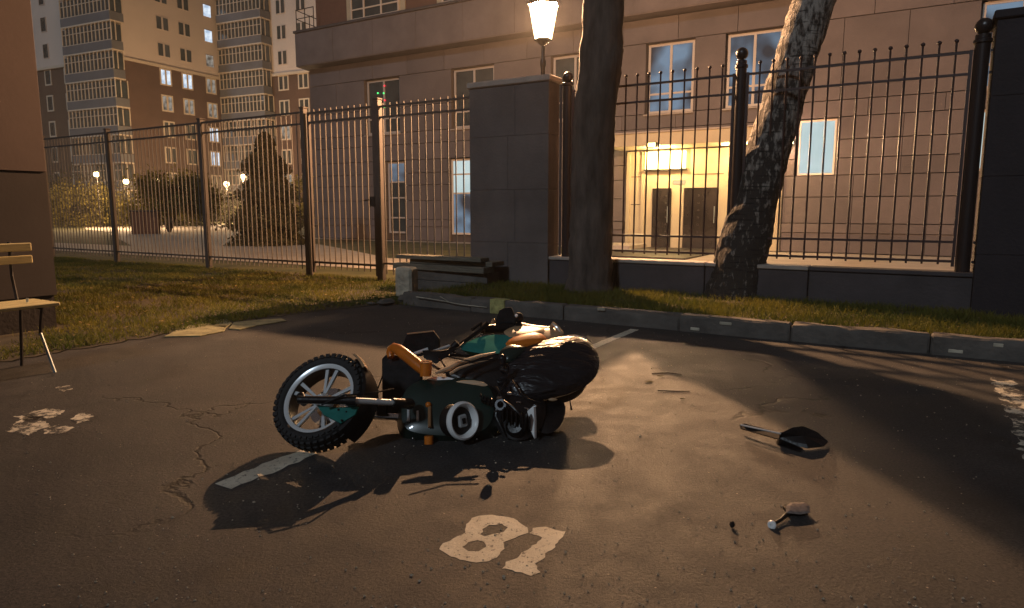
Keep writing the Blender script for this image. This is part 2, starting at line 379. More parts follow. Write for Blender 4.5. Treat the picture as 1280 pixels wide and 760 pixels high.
for pts in ([(8,538),(30,520),(52,517),(60,533),(35,544)], [(20,520),(60,510),(84,514),(62,523),(35,528)], [(52,538),(72,530),(95,534),(80,541),(58,543)], [(88,524),(98,516),(114,517),(114,526),(98,529)], [(70,484),(84,482),(92,486),(80,489)]):
    px_shape('faded_paint', [pts], .0015, M['paint_old'], .012)
# pale broken concrete slab edging the lawn
for k, (pts) in enumerate([[(205,422),(230,409),(262,405),(284,408),(280,415),(250,421)], [(258,408),(270,401),(284,400),(290,405),(282,411)], [(286,412),(292,404),(322,401),(352,399),(358,402),(320,408),(300,413)]]):
    mb = MB().prism([G(u, v, .0) for u, v in pts], (0, 0, .012)); o = mb.obj('edging_slab', M['edging'], bevel=.004)
    o['kind'] = 'structure'

# kerb: separate stones
kb = empty('kerb', L(0, 6.6), RZ, kind='structure')
cuts = [-5.62, -4.55, -3.32, -2.02, -.98, .12, 1.2, 2.3, 3.4, 4.5, 5.6]
for i in range(len(cuts)-1):
    zt = .165 + rr.uniform(-.008, .008); dy = rr.uniform(-.012, .012)
    mb = MB().box(cuts[i]+.003, cuts[i+1]-.003, dy, .17+dy, -.05, zt, .018); bm_ = None
    mb = rough(mb, 5, .012, i*3.1)
    o = mb.obj('kerb_stone', M['kerb'], kb, True); o.rotation_euler.z = rr.uniform(-.008, .008)
# return kerb at the end of the verge
for k in range(2):
    MB().box(-5.62, -5.47, .2+k*1.0, 1.19+k*1.0, -.05, .12-k*.03, .015).obj('kerb_stone', M['kerb'], kb)
MB().box(-4.26, -4.06, -.018, .12, .0, .172, .008).obj('paint_patch', M['lichen'], kb)
# chips and white scratches along the kerb face
ck = MB()
pth = [(-5.35,.125),(-5.1,.112),(-4.9,.10),(-4.78,.085),(-4.6,.075),(-4.3,.07)]
ck.tube([(a, -.014, z) for a, z in pth], .006, 5); ck.tube([(-4.98,-.014,.155),(-4.9,-.014,.12),(-4.84,-.014,.09)], .005, 5)
for q in [(-1.9, .02, .16), (-1.62, .1, .03), (.25, .03, .12), (-2.9, .14, .012), (.55, .11, .05)]:
    ck.box(q[0], q[0]+rr.uniform(.03, .12), -.018, .0, q[1], q[1]+.03, .004)
ck.obj('lime_streak', M['concrete_pale'], kb)
# verge soil, raised
sheet('verge', ab((-5.5, 6.76), (6, 6.76), (6, 8.6), (-5.5, 8.6)), .125, M['soil'])
# broken kerb end on the left
for (a, b, s, z) in [(-5.78, 6.5, .12, .07), (-5.9, 6.68, .10, .05), (-5.72, 6.78, .09, .10), (-5.98, 6.45, .06, .03)]:
    c = L(a, b, z*.5); mb = MB(); mb.pillow([c+Vector((s*math.cos(t)*rr.uniform(.8, 1.2), s*math.sin(t)*rr.uniform(.7, 1.1), 0)) for t in [i*.9 for i in range(7)]], (0, 0, 1), z*.6, z*.5, 2)
    tag(mb.obj('concrete_lump', M['kerb']), {6.5: 'broad low concrete lump against the left end of the kerb', 6.68: 'flat concrete lump, second from the left beyond the kerb end', 6.78: 'tallest concrete lump at the left kerb end, below the pale block', 6.45: 'smallest flat concrete lump, leftmost of those at the kerb end'}[b], 'rubble', 'broken concrete lumps at the kerb end')

# ============================================================ GRASS (stuff)
def blades(name, n, sampler, hmin, hmax, m, label, wid=.006, lean=.6):
    base = np.array([sampler() for _ in range(n)]); h = np.random.uniform(hmin, hmax, n); th = np.random.uniform(0, 2*np.pi, n)
    wv = np.stack([np.cos(th), np.sin(th), np.zeros(n)], 1)*wid; ln = np.stack([np.random.normal(0, lean, n), np.random.normal(0, lean, n), np.ones(n)], 1); ln *= h[:, None]
    v = np.empty((n*3, 3)); v[0::3] = base-wv; v[1::3] = base+wv; v[2::3] = base+ln
    me = bpy.data.meshes.new(name); me.from_pydata(v.tolist(), [], np.arange(n*3).reshape(-1, 3).tolist()); me.materials.append(m)
    o = inst(name, me); tag(o, label, 'grass', kind='stuff'); return o
def s_lawn():
    while True:
        a = random.uniform(-18.5, -5.4); b = random.uniform(1.6, 8.9); 
        if a > -6.25 + .35*max(0, (b-5.2)/1.5) and b < 6.6: continue
        if noise.noise(Vector((a*1.3, b*1.3, 3))) < random.uniform(-.55, .35): continue
        if a < -7.4 and b < 3.6: continue
        p = L(a, b, .0); return (p.x, p.y, .0)
def s_verge():
    while True:
        a = random.uniform(-5.45, 1.6); b = random.uniform(6.78, 8.5)
        if noise.noise(Vector((a*1.9, b*1.9, 9))) < random.uniform(-.6, .3): continue
        p = L(a, b, .12); return (p.x, p.y, .12)
blades('lawn_grass', 85000, s_lawn, .02, .075, M['grass'], 'short yellowing grass of the lawn before the railing fence')
blades('verge_grass', 30000, s_verge, .03, .10, M['grass'], 'tufty grass on the raised verge behind the kerb')
def s_yard():
    a = random.uniform(-24, -2); b = random.uniform(8.9, 12.0) if random.random() < .35 else random.uniform(17.5, 20.6)
    p = L(a, b, -.02); return (p.x, p.y, -.02)
def litter(name, n, samp, m, label, cat, s0, s1):
    v = []; f = []
    for i in range(n):
        x, y, z = samp(); r = random.uniform(s0, s1); t = random.uniform(0, 6.28); z += random.uniform(.01, .035)
        ax = Vector((math.cos(t), math.sin(t), random.uniform(-.4, .4)))*r; ay = Vector((-math.sin(t), math.cos(t), random.uniform(-.4, .4)))*r*.7
        c = Vector((x, y, z)); k = len(v); v += [tuple(c-ax), tuple(c-ay), tuple(c+ax), tuple(c+ay)]; f.append((k, k+1, k+2, k+3))
    me = bpy.data.meshes.new(name); me.from_pydata(v, [], f); me.materials.append(m); return tag(inst(name, me), label, cat, kind='stuff')
litter('fallen_leaves', 1500, s_lawn, M['leaf_litter'], 'fallen brown and yellow leaves strewn over the lawn', 'leaves', .012, .03)
litter('fallen_leaves', 420, s_verge, M['leaf_litter'], 'fallen leaves caught in the verge grass', 'leaves', .012, .028)
# grit and pebbles on the asphalt
def pebbles(n):
    mb = MB(); 
    for i in range(n):
        Y = 1.9 + 6*random.random()**1.6; X = random.uniform(-1, 1)*Y*.75
        a = Vector((X, Y, 0)).dot(E1); b = Vector((X, Y, 0)).dot(E2)
        if b > 6.5 or a < -6: continue
        r = random.uniform(.0025, .006) if random.random() < .985 else random.uniform(.006, .009); c = Vector((X, Y, r*.4))
        vs = [c+Vector((random.uniform(.6, 1.2)*r*dx, random.uniform(.6, 1.2)*r*dy, random.uniform(.5, .9)*r*dz)) for dx, dy, dz in ((1, 0, 0), (-1, 0, 0), (0, 1, 0), (0, -1, 0), (0, 0, 1), (0, 0, -.6))]
        mb.add(vs, [(0,2,4),(2,1,4),(1,3,4),(3,0,4),(2,0,5),(1,2,5),(3,1,5),(0,3,5)])
    me = mb.mesh('grit', M['concrete_pale'], fix=False); tag(inst('grit', me), 'loose pale grit scattered over the asphalt', 'grit', kind='stuff')
pebbles(1500)

# ============================================================ YARD PATHS
sheet('yard_path', ab((-40, 10.4), (-9.2, 10.6), (-2, 10.9), (8, 10.9), (8, 13.6), (-3, 13.5), (-11.6, 13.2), (-14.5, 15.0), (-30, 24), (-60, 42), (-62, 38), (-36, 19.5), (-23, 13.2), (-40, 12.4)), -.018, M['path'])
sheet('far_path', ab((-120, 60), (-44, 22.5), (-36, 20.2), (-33, 23), (-60, 36), (-120, 68)), -.014, M['path'])
sheet('building_apron', ab((-23.5, 20.25), (8, 20.25), (8, 21.2), (-23.5, 21.2)), -.016, M['path'])
sheet('entrance_path', ab((-8.6, 13.4), (8, 13.4), (8, 20.3), (-8.6, 20.3)), -.010, M['path'])
sheet('far_road', ab((-120, 92), (-50, 48), (20, 48), (20, 56), (-50, 58), (-120, 104)), -.012, M['path'])

# ============================================================ FENCES
def bar_mesh(name, r, z0, z1, m, ball=0, n=6):
    mb = MB().tube([(0, 0, z0), (0, 0, z1)], r, n)
    if ball: mb.ball((0, 0, z1+ball*.6), ball, 8)
    return mb.mesh(name, m, True)
bar_l = bar_mesh('bar', .011, .12, 2.92, M['fence_bar'])
bar_r = bar_mesh('bar', .0115, .62, 2.90, M['fence_black'], .022)
BL = 8.72
fence = empty('railing_fence', L(-9.55, BL), RZ, 'brown railing fence of thin bars along the left lawn, left of the gate', 'fence')
posts = [-24.9, -21.8, -18.75, -15.83, -12.47, -9.55]
for i, a in enumerate(posts):
    MB().box(-.05, .05, -.05, .05, 0, 2.97, .006).obj('post', M['fence_brown'], fence, loc=(a+9.55, 0, 0))
    MB().box(-.06, .06, -.06, .06, 2.972, 3.0, .008).obj('post_cap', M['fence_brown'], fence, loc=(a+9.55, 0, 0))
for i in range(len(posts)-1):
    a0, a1 = posts[i]+.055+9.55, posts[i+1]-.055+9.55
    for z in (2.91, 2.71, .25):
        MB().box(a0, a1, -.016, .016, z-.016, z+.016).obj('rail', M['fence_brown'], fence)
    n = round((a1-a0)/.135)
    for k in range(1, n): inst('bar', bar_l, fence, (a0+(a1-a0)*k/n, 0, 0), (0, 0, rr.uniform(0, 1)))
gate = empty('railing_gate', L(-9.45, BL), RZ, 'closed brown railing gate hung between two square posts', 'gate')
for z in (2.88, 2.72, .26): MB().box(.02, 1.52, -.016, .016, z-.018, z+.018).obj('rail', M['fence_brown'], gate)
for a in (.0, 1.52): MB().box(a, a+.045, -.022, .022, .08, 2.9).obj('stile', M['fence_brown'], gate)
for k in range(1, 11): inst('bar', bar_l, gate, (.02+1.5*k/11, 0, .02))
MB().box(1.44, 1.56, -.05, -.023, 1.25, 1.42, .006).obj('lock_box', M['iron'], gate)
MB().tube([(1.48, -.05, 1.36), (1.48, -.11, 1.36), (1.38, -.11, 1.36)], .010, 8).obj('handle', M['iron'], gate)
f2 = empty('railing_fence', L(-7.82, BL), RZ, 'short bright railing section between the gate post and the stone pier', 'fence')
MB().box(-.055, .055, -.055, .055, 0, 2.98, .006).obj('post', M['fence_brown'], f2)
MB().box(-.065, .065, -.065, .065, 2.982, 3.01, .008).obj('post_cap', M['fence_brown'], f2)
for z in (2.87, 2.70, .30): MB().box(.06, 1.95, -.016, .016, z-.016, z+.016).obj('rail', M['fence_brown'], f2)
for k in range(0, 13): inst('bar', bar_l, f2, (.12+.145*k, 0, 0))

# right-hand fence on the low wall
BR = 8.6
lw = empty('low_wall', L(0, BR), RZ, 'dark low stone wall carrying the black railing behind the birch', 'wall')
segs = [-4.5, -3.5, -2.3, -1.1, .5]
for i in range(4):
    MB().box(segs[i]+.006, segs[i+1]-.006, -.10, .12, 0, .50, .008).obj('wall_block', M['dark_stone'], lw)
    MB().box(segs[i]+.004, segs[i+1]-.004, -.125, .145, .502, .548, .008).obj('coping', M['coping'] if i < 3 else M['dark_stone'], lw)
f3 = empty('iron_fence', L(0, BR), RZ, 'black iron fence with ball tips on the low wall between the stone piers', 'fence')
for a in (-4.28, -1.985, .385):
    r = .062 if a < 0 else .07
    MB().tube([(a, 0, .55), (a, 0, 2.90 if a < -2 else 2.95)], r, 20).obj('post', M['post_black'], f3, True)
    MB().ball((a, 0, 2.98 if a < -2 else 3.03), r+.012, 16).obj('post_ball', M['post_black'], f3, True)
    MB().rev([(r+.002, 2.86), (r+.014, 2.87), (r+.014, 2.90), (r+.002, 2.91)], 20, Matrix.Translation((a, 0, 0))).obj('post_collar', M['post_black'], f3, True)
for a0, a1 in ((-4.21, -2.05), (-1.92, .31), (.46, .62)):
    for z in (2.79, 2.575, .86, .655): MB().box(a0, a1, -.012, .012, z-.013, z+.013).obj('rail', M['fence_black'], f3)
    if a1 > .5: continue
    for e in (a0, a1-.03): MB().box(e, e+.03, -.016, .016, .6, 2.81).obj('stile', M['fence_black'], f3)
    n = 14 if a1 < 0 else 15
    for k in range(1, n): inst('bar', bar_r, f3, (a0+(a1-a0)*k/n, 0, 0))

def pier(name, a0, a1, b0, b1, zt, m, mc, label, rows, cols):
    e = empty(name, L(a0, b0), RZ, label, 'pier'); W = a1-a0; D = b1-b0
    MB().box(.03, W-.03, .03, D-.03, 0, zt-.08).obj('core', M['joint'], e)
    zs = [0]+[zt*k/rows-.03 for k in range(1, rows)]+[zt-.085]
    for r in range(rows):
        off = (r % 2)*.12
        xs = [0] + [W*k/cols + off*(1 if cols > 1 else 0) for k in range(1, cols)] + [W]
        for c in range(cols):
            MB().box(xs[c]+(0 if c == 0 else .0012), xs[c+1]-(0 if c == cols-1 else .0012), rr.uniform(0, .0015), D, zs[r]+.0015, zs[r+1]-.0015, .003).obj('stone_slab', m, e)
    MB().box(-.03, W+.03, -.03, D+.03, zt-.083, zt, .012).obj('cap', mc, e)
    return e
pier('stone_pier', -5.84, -4.52, 8.50, 8.82, 3.03, M['plaster_pier'], M['coping'], 'broad grey stone pier beside the street lantern', 4, 2)
pier('stone_pier', .48, 1.02, 8.38, 8.95, 3.12, M['black_stone'], M['black_stone'], 'dark narrow stone pier at the right end of the iron fence', 4, 1)
# service ladder and pipe seen between pier and post
MB().tube([(-4.41, 8.66-8.6, .56), (-4.41, .06, 2.9)], .02, 8).obj('drain_pipe', M['dark_stone'], lw)

# ============================================================ PILE BY THE PIER
pl = [(-6.85, -5.25, 7.95, 8.30, 0, .16), (-6.75, -5.22, 7.98, 8.32, .162, .31), (-6.9, -5.2, 7.92, 8.2, .312, .40), (-6.6, -5.15, 8.0, 8.34, .402, .47), (-6.8, -5.25, 7.9, 8.12, .472, .53)]
for i, (a0, a1, b0, b1, z0, z1) in enumerate(pl):
    o = MB().box(-(a1-a0)/2, (a1-a0)/2, -(b1-b0)/2, (b1-b0)/2, 0, z1-z0-.002, .006).obj('timber', M['old_wood'] if i > 1 else M['kerb'], None, loc=L((a0+a1)/2, (b0+b1)/2, z0), rz=RZ+rr.uniform(-.04, .04))
    tag(o, ['old concrete beam, lowest in the pile beside the pier', 'old concrete beam second from the bottom of the pile beside the pier', 'weathered plank in the middle of the pile beside the pier',
            'weathered plank second from the top of the pile beside the pier', 'weathered plank topmost on the pile beside the pier'][i], 'beam' if i < 2 else 'plank', 'old beams and planks piled by the pier')
o = MB().box(-.13, .13, -.11, .11, 0, .42, .03).obj('concrete_block', M['concrete_pale'], None, loc=L(-6.05, 7.25, 0), rz=RZ+.15)
tag(o, 'pale stained upright concrete block at the left end of the plank pile', 'block')

# ============================================================ STREET LANTERN
LX, LY = .505, 11.5
ln = empty('street_lantern', (LX, LY, 0), 0, 'lit street lantern on a dark post above the stone pier', 'street lamp')
MB().rev([(0, 0), (.14, 0), (.14, .3), (.09, .38), (.055, .5), (.045, 2.2), (.035, 3.48), (.05, 3.53), (.05, 3.59), (.03, 3.63), (.03, 3.83), (.10, 3.89), (0, 3.89)], 16).obj('post', M['lamp_metal'], ln, True)
zb, zt_ = 3.93, 4.45; rb, rt = .136, .238
MB().rev([(.04, 3.89), (rb+.01, 3.91), (rb+.01, 3.928), (0, 3.928)], 6).obj('base_ring', M['lamp_metal'], ln)
def hexp(r, z, k): t = math.pi/3*k+.3; return Vector((r*math.cos(t), r*math.sin(t), z))
for k in range(6):
    MB().add([hexp(rb, zb, k), hexp(rb, zb, k+1), hexp(rt, zt_, k+1), hexp(rt, zt_, k)], [(0, 1, 2, 3)]).obj('glass_pane', M['pane'], ln)
    MB().tube([hexp(rb+.003, zb, k), hexp(rt+.003, zt_, k)], .006, 5).obj('glazing_bar', M['spot_lit'] if 0 else M['pane'], ln)
MB().rev([(rt+.03, 4.452), (rt+.035, 4.47), (.17, 4.58), (.06, 4.67), (.03, 4.73), (0, 4.77)], 6, Matrix.Rotation(.3, 4, 'Z')).obj('roof', M['lamp_metal'], ln)
MB().ball((0, 0, 4.14), .05, 12).obj('bulb', M['spot_lit'], ln, True)
pl_ = bpy.data.lights.new('lantern_light', 'POINT'); po = bpy.data.objects.new('lantern_light', pl_); COL.objects.link(po); po.parent = ln
po.location = (0, 0, 4.24); pl_.energy = 8800; pl_.color = (1, .55, .27); pl_.shadow_soft_size = .03

# ============================================================ TREES
def trunk_mesh(path, rads, m, n=22, amp=.10, fr=3.0, knots=0, seed=0):
    """path in local coords, noisy radius"""
    pts = []; rs = []
    segs = 14
    P = [Vector(p) for p in path]
    for i in range(len(P)-1):
        for k in range(segs):
            t = k/segs
            p0 = P[max(i-1, 0)]; p1 = P[i]; p2 = P[i+1]; p3 = P[min(i+2, len(P)-1)]
            q = .5*((2*p1)+(-p0+p2)*t+(2*p0-5*p1+4*p2-p3)*t*t+(-p0+3*p1-3*p2+p3)*t**3)
            pts.append(q); rs.append(rads[i]*(1-t)+rads[i+1]*t)
    pts.append(P[-1]); rs.append(rads[-1])
    mb = MB().tube(pts, rs, n)
    c = [pts[i//n] for i in range(len(pts)*n)]
    for i in range(len(pts)*n):
        v = Vector(mb.v[i]); r = v-c[i]; s = 1+amp*noise.noise(v*fr+Vector((seed, 0, 0)))+amp*.6*noise.noise(v*fr*4)+amp*.35*noise.noise(v*fr*11)
        mb.v[i] = tuple(c[i]+r*s)
    return mb.mesh('trunk', m, True)
t1 = empty('bare_tree', (1.03, 8.92, .1), 0, 'thick smooth grey-brown tree trunk standing before the iron fence by the pier', 'tree')
inst('trunk', trunk_mesh([(0, 0, -.1), (-.005, 0, .25), (.0, 0, 1.2), (.02, .0, 2.2), (.10, .02, 3.1), (.12, .05, 4.1), (.10, .1, 5.6)], [.40, .29, .27, .262, .27, .25, .22], M['bark'], amp=.09, fr=4), t1)
for (z, d, l, r) in ((4.6, (-.7, .2, 1), 2.6, .11), (5.2, (.8, .1, 1.1), 2.8, .12), (5.6, (.05, .3, 1), 3, .15)):
    d = Vector(d).normalized(); p = Vector((.11, .08, z-.1)); pts = [p+d*l*k/4+Vector((noise.noise(Vector((k, z, 1)))*.2, noise.noise(Vector((k, z, 5)))*.2, 0)) for k in range(5)]
    pts[0] = p
    mb = MB().tube(pts, [r*(1-k*.19) for k in range(5)], 10)
    for k in range(6):
        q = pts[1+k % 3].lerp(pts[2+k % 3], .5); dd = (d+Vector((rr.uniform(-1, 1), rr.uniform(-1, 1), rr.uniform(-.1, .8)))).normalized()
        mb.tube([q, q+dd*.7, q+dd*1.3+Vector((0, 0, .15))], [.03, .018, .006], 6)
    mb.obj('limb', M['bark'], t1, True)
t2 = empty('birch_tree', (2.79, 8.42, .1), 0, 'leaning birch trunk with rough white and black bark before the iron fence', 'tree')
inst('trunk', trunk_mesh([(-.05, 0, -.12), (.0, 0, .22), (.12, 0, .9), (.31, 0, 1.75), (.49, 0, 2.5), (.645, -.0, 3.1), (.80, 0, 3.7), (1.0, 0, 5.0), (1.15, .1, 6.4)], [.42, .325, .285, .262, .247, .24, .235, .20, .16], M['birch'], amp=.09, fr=3.2, seed=4), t2)
for (z, x, d, l, r) in ((4.9, .97, (1, .3, .8), 2.2, .07), (5.6, 1.08, (-.8, .2, 1), 2.4, .07), (6.3, 1.13, (.2, .1, 1), 2.4, .11)):
    d = Vector(d).normalized(); p = Vector((x, .05, z-.1)); mb = MB().tube([p, p+d*l*.5, p+d*l+Vector((0, 0, -.2))], [r, r*.6, r*.2], 8)
    for k in range(9):
        q = p+d*l*(.3+.07*k); dd = Vector((rr.uniform(-.6, .6), rr.uniform(-.6, .6), -.5)).normalized(); mb.tube([q, q+dd*.5, q+dd*.9+Vector((0, 0, -.3))], [.012, .008, .003], 5)
    mb.obj('limb', M['birch'], t2, True)

def leaves(name, n, fn, m, parent, s0, s1, flat=0):
    v = []; f = []
    for i in range(n):
        p = fn(); r = random.uniform(s0, s1)
        a = Vector((random.gauss(0, 1), random.gauss(0, 1), random.gauss(0, 1)*(1-flat))).normalized()*r; b = a.cross(Vector((random.gauss(0, 1), random.gauss(0, 1), random.gauss(0, 1)))).normalized()*r*.6
        k = len(v); v += [tuple(p-a), tuple(p-b), tuple(p+a), tuple(p+b)]; f.append((k, k+1, k+2, k+3))
    me = bpy.data.meshes.new(name); me.from_pydata(v, [], f); me.materials.append(m); return inst(name, me, parent)
def clumps(n, rx, ry, rz, cz, seed, cs):
    rg = random.Random(seed); C_ = []
    for i in range(n):
        while True:
            p = Vector((rg.uniform(-1, 1), rg.uniform(-1, 1), rg.uniform(-1, 1)))
            if .35 < p.length < 1: break
        C_.append((Vector((p.x*rx, p.y*ry, cz+p.z*rz)), rg.uniform(.6, 1.2)*cs))
    def fn():
        c, r = random.choice(C_); q = Vector((random.gauss(0, .5), random.gauss(0, .5), random.gauss(0, .4)))*r; p = c+q
        if p.z < .05: p.z = .05+random.random()*.2
        return p
    return fn
def cone_fn(R, H, z0=.15):
    def fn():
        t = random.random()**1.5*.99; z = z0+(H-z0)*t; lay = 1-.22*((t*9) % 1); r = R*(1-t)**.62*lay*(.45+.62*random.random())*(1+.25*math.sin(z*7)); th = random.uniform(0, 6.283); r *= 1+.18*math.sin(th*5+t*20)
        return Vector((r*math.cos(th), r*math.sin(th), z-.25*r))
    return fn
cp = G(337, 305); cn = empty('conifer', (cp.x, cp.y, -.02), 0, 'dark dense cone shaped conifer behind the railing fence', 'tree')
MB().tube([(0, 0, 0), (0, 0, 3.4)], [.11, .02], 8).obj('trunk', M['bark'], cn, True)
leaves('crown', 24000, cone_fn(1.5, 3.9), M['conifer'], cn, .03, .08)
def bush(name, u, v, rx, rz, cz, n, m, seed, label, cat='bush', sz=(.05, .13), trunk=True, ry=None):
    p = G(u, v); e = empty(name, (p.x, p.y, -.03), 0, label, cat)
    if trunk:
        mb = MB()
        for k in range(4):
            t = k*1.7; mb.tube([(0, 0, 0), (.2*math.cos(t)*rx, .2*math.sin(t)*rx, cz*.6), (.5*math.cos(t)*rx, .5*math.sin(t)*rx, cz)], [.07, .05, .02], 6)
        mb.obj('stems', M['bark'], e, True)
    leaves('crown', n, clumps(26, rx, ry or rx*.7, rz, cz, seed, rx*.34), m, e, *sz); return e
bush('yellow_tree', 212, 290, 2.3, 1.35, 1.75, 9000, M['leaf_y'], 5, 'broad yellowing tree lit from behind, between the two left fence posts')
bush('hedge_tree', 105, 283, 3.2, 1.6, 1.5, 7000, M['leaf_y'], 8, 'sparse yellow leaved bush at the far left behind the fence')
bush('hedge_tree', 145, 282, 3.0, .8, .8, 6000, M['leaf_d'], 9, 'low dark hedge below the leftmost park lamp')
bush('hedge_tree', 240, 282, 3.0, 1.0, .9, 6000, M['leaf_d'], 19, 'low dark shrub mass right of the yellowing tree')
bush('hedge_tree', 400, 280, 2.6, 2.0, 1.9, 5000, M['leaf_y'], 11, 'yellowish bush behind the conifer, partly hidden by it')
bush('hedge_tree', 95, 277, 5, 2.2, 2.0, 5000, M['leaf_d'], 12, 'far dark tree group at the left edge of the yard', sz=(.1, .25))
bush('hedge_tree', 300, 276, 5, 1.3, 1.2, 5000, M['leaf_d'], 13, 'far low shrubs under the two right park lamps', sz=(.1, .22))

# park lamps
def park_lamp(u, vh, v0, pw, label):
    p = G(u, v0); h = at(u, vh, p.y).z; e = empty('park_lamp', (p.x, p.y, 0), 0, label, 'street lamp', 'lit park lamps in the yard')
    MB().tube([(0, 0, -.02), (0, 0, h-.15)], [.05, .035], 8).obj('post', M['lamp_metal'], e, True)
    s = p.y/45
    MB().ball((0, 0, h), .17*s, 12).obj('globe', M['park'], e, True)
    MB().rev([(0, h+.25*s), (.12*s, h+.21*s), (.15*s, h+.17*s), (0, h+.19*s)], 10).obj('cap', M['lamp_metal'], e, True)
    if pw:
        l = bpy.data.lights.new('park_light', 'POINT'); o = bpy.data.objects.new('park_light', l); COL.objects.link(o); o.parent = e; o.location = (0, 0, h-.35); l.energy = pw; l.color = (1, .64, .33); l.shadow_soft_size = .15
M['park'] = emis('park_globe', (1, .72, .32), 14)
park_lamp(126, 218, 285, 2400, 'leftmost lit park lamp, above the hedge behind the fence')
park_lamp(162, 227, 286, 2400, 'lit park lamp just right of the leftmost fence post')
park_lamp(201, 225, 281, 2400, 'small far park lamp above the yellowing tree')
park_lamp(286, 230, 279, 6500, 'lit park lamp left of the conifer')
park_lamp(307, 221, 277, 9000, 'lit park lamp close to the conifer top, the highest of the lamps')
for u in (168, 180, 190):
    pass
pg = G(183, 292); pe = empty('utility_box', (pg.x, pg.y, -.03), R_(20), 'brown upright utility cabinet on the yard lawn', 'cabinet')
MB().box(-.62, .62, -.3, .3, 0, 1.12, .02).obj('body', M['brown_plaster'], pe)
MB().box(-.66, .66, -.34, .34, 1.122, 1.2, .02).obj('roof', M['dark_stone'], pe)
for x in (-.58, .02): MB().box(x, x+.56, -.325, -.302, .1, 1.05, .005).obj('door', M['brown_plaster'], pe)

# ============================================================ NEAR BUILDING
BB = 20.9
bld = empty('office_building', L(0, BB), RZ, 'stone clad office building with lit entrance behind the iron fence', 'building')
A0, A1 = -22.45, 9.0
core = MB().box(A0+.03, A1, .24, 12, -.05, 7.0); core.obj('core_wall', M['joint'], bld)
opens = [(-19.4, -17.6, 4.15, 6.28), (-15.15, -13.3, 4.15, 6.28), (-11.05, -9.35, 4.15, 6.28), (-7.72, -6.2, 4.15, 6.28), (-5.3, -3.7, 4.15, 6.28), (.85, 2.6, 4.15, 6.28), (5, 6.6, 4.15, 6.28),
         (-18.4, -17.4, .25, 3.1), (-15.3, -14.1, .25, 3.1), (-3.2, -2.2, 2.14, 3.7), (.95, 2.2, 2.14, 3.7), (-8.3, -3.5, 0, 3.1)]
rows = [0, .56, .82, 1.55, 2.14, 2.6, 3.1, 3.7, 4.15, 5.1, 6.28, 7.0]
np_ = 0
for ri in range(len(rows)-1):
    z0, z1 = rows[ri], rows[ri+1]
    ints = [(A0, A1)]
    for (x0, x1, y0, y1) in opens:
        if y0 < z1-.01 and y1 > z0+.01:
            new = []
            for (p, q) in ints:
                if x1 <= p or x0 >= q: new.append((p, q)); continue
                if x0 > p: new.append((p, x0))
                if x1 < q: new.append((x1, q))
            ints = new
    for (p, q) in ints:
        n = max(1, round((q-p)/1.75)); 
        for k in range(n):
            x0 = p+(q-p)*k/n; x1 = p+(q-p)*(k+1)/n
            if x0 > 7.5: continue
            pr = rr.uniform(-.006, .004) - (.05 if ri == 1 else 0)
            MB().box(x0+.007, x1-.007, pr, .238, z0+(.012 if ri != 1 else .004), z1-.012).obj('cladding_panel', M['clad'] if rr.random() > .3 else M['clad2'], bld); np_ += 1
def window(par, x0, x1, z0, z1, y, mul, trans, fm, gm, fw=.07, depth=.16, reveal=M['joint']):
    """frame with mullions at fractions, a pane for each light"""
    w = MB(); xs = [x0]+[x0+(x1-x0)*m for m in mul]+[x1]; zs = [z0]+[z0+(z1-z0)*t for t in trans]+[z1]
    w.box(x0, x1, y, y+.06, z0, z0+fw); w.box(x0, x1, y, y+.06, z1-fw, z1); w.box(x0, x0+fw, y+.001, y+.059, z0+fw, z1-fw); w.box(x1-fw, x1, y+.001, y+.059, z0+fw, z1-fw)
    for m in xs[1:-1]: w.box(m-fw*.55, m+fw*.55, y+.002, y+.058, z0+fw, z1-fw)
    for t in zs[1:-1]: w.box(x0+fw, x1-fw, y+.004, y+.056, t-fw*.4, t+fw*.4)
    fo = w.obj('window', fm, par)
    k = 0
    for i in range(len(xs)-1):
        for j in range(len(zs)-1):
            g = gm[k % len(gm)] if isinstance(gm, list) else gm; k += 1
            MB().box(xs[i]+.02, xs[i+1]-.02, y+.035, y+.045, zs[j]+.02, zs[j+1]-.02).obj('pane', g, fo)
    return fo
GD, GB, GC = M['glass_dark'], M['glass_blue'], M['glass_cold']
WY = .075
for (x0, x1, z0, z1) in [o for o in opens if o[2] > 2]:
    core_cut = None
wy = -.0
# recess boxes behind windows are the dark core; frames sit just proud of it, inside the panel thickness
W2 = [(opens[0], M['frame_grey'], [GD, GD]), (opens[1], M['frame_grey'], [GD, GD]), (opens[2], M['frame_grey'], [GD, GD]), (opens[3], M['frame_grey'], [GB, GB]),
      (opens[4], M['frame_grey'], [GC, GB]), (opens[5], M['frame_grey'], [GB, GB]), (opens[6], M['frame_grey'], [GD, GD])]
W2[4] = (opens[4], M['frame_grey'], [GB, GB, GB, GB])
for (o, fm, gm) in W2: window(bld, o[0]+.04, o[1]-.04, o[2]+.02, o[3]-.04, .13, [.5], [.28], fm, gm)
for o in opens[:7]: MB().box(o[0]-.03, o[1]+.03, -.07, -.012, o[2]-.06, o[2]-.014, .004).obj('window_sill', M['coping'], bld)
window(bld, -18.39, -17.41, .27, 3.06, .13, [.0001] if 0 else [], [.22, .5, .72], M['frame_grey'], [GD, GD, GD, GB])
window(bld, -15.28, -14.12, .27, 3.06, .13, [], [.55, .8], M['frame_white'], [GB, GC, GC])
window(bld, -3.18, -2.22, 2.16, 3.67, .10, [], [], M['frame_white'], [GC], .05)
window(bld, .97, 2.18, 2.16, 3.67, .10, [.5], [], M['frame_white'], [GC])
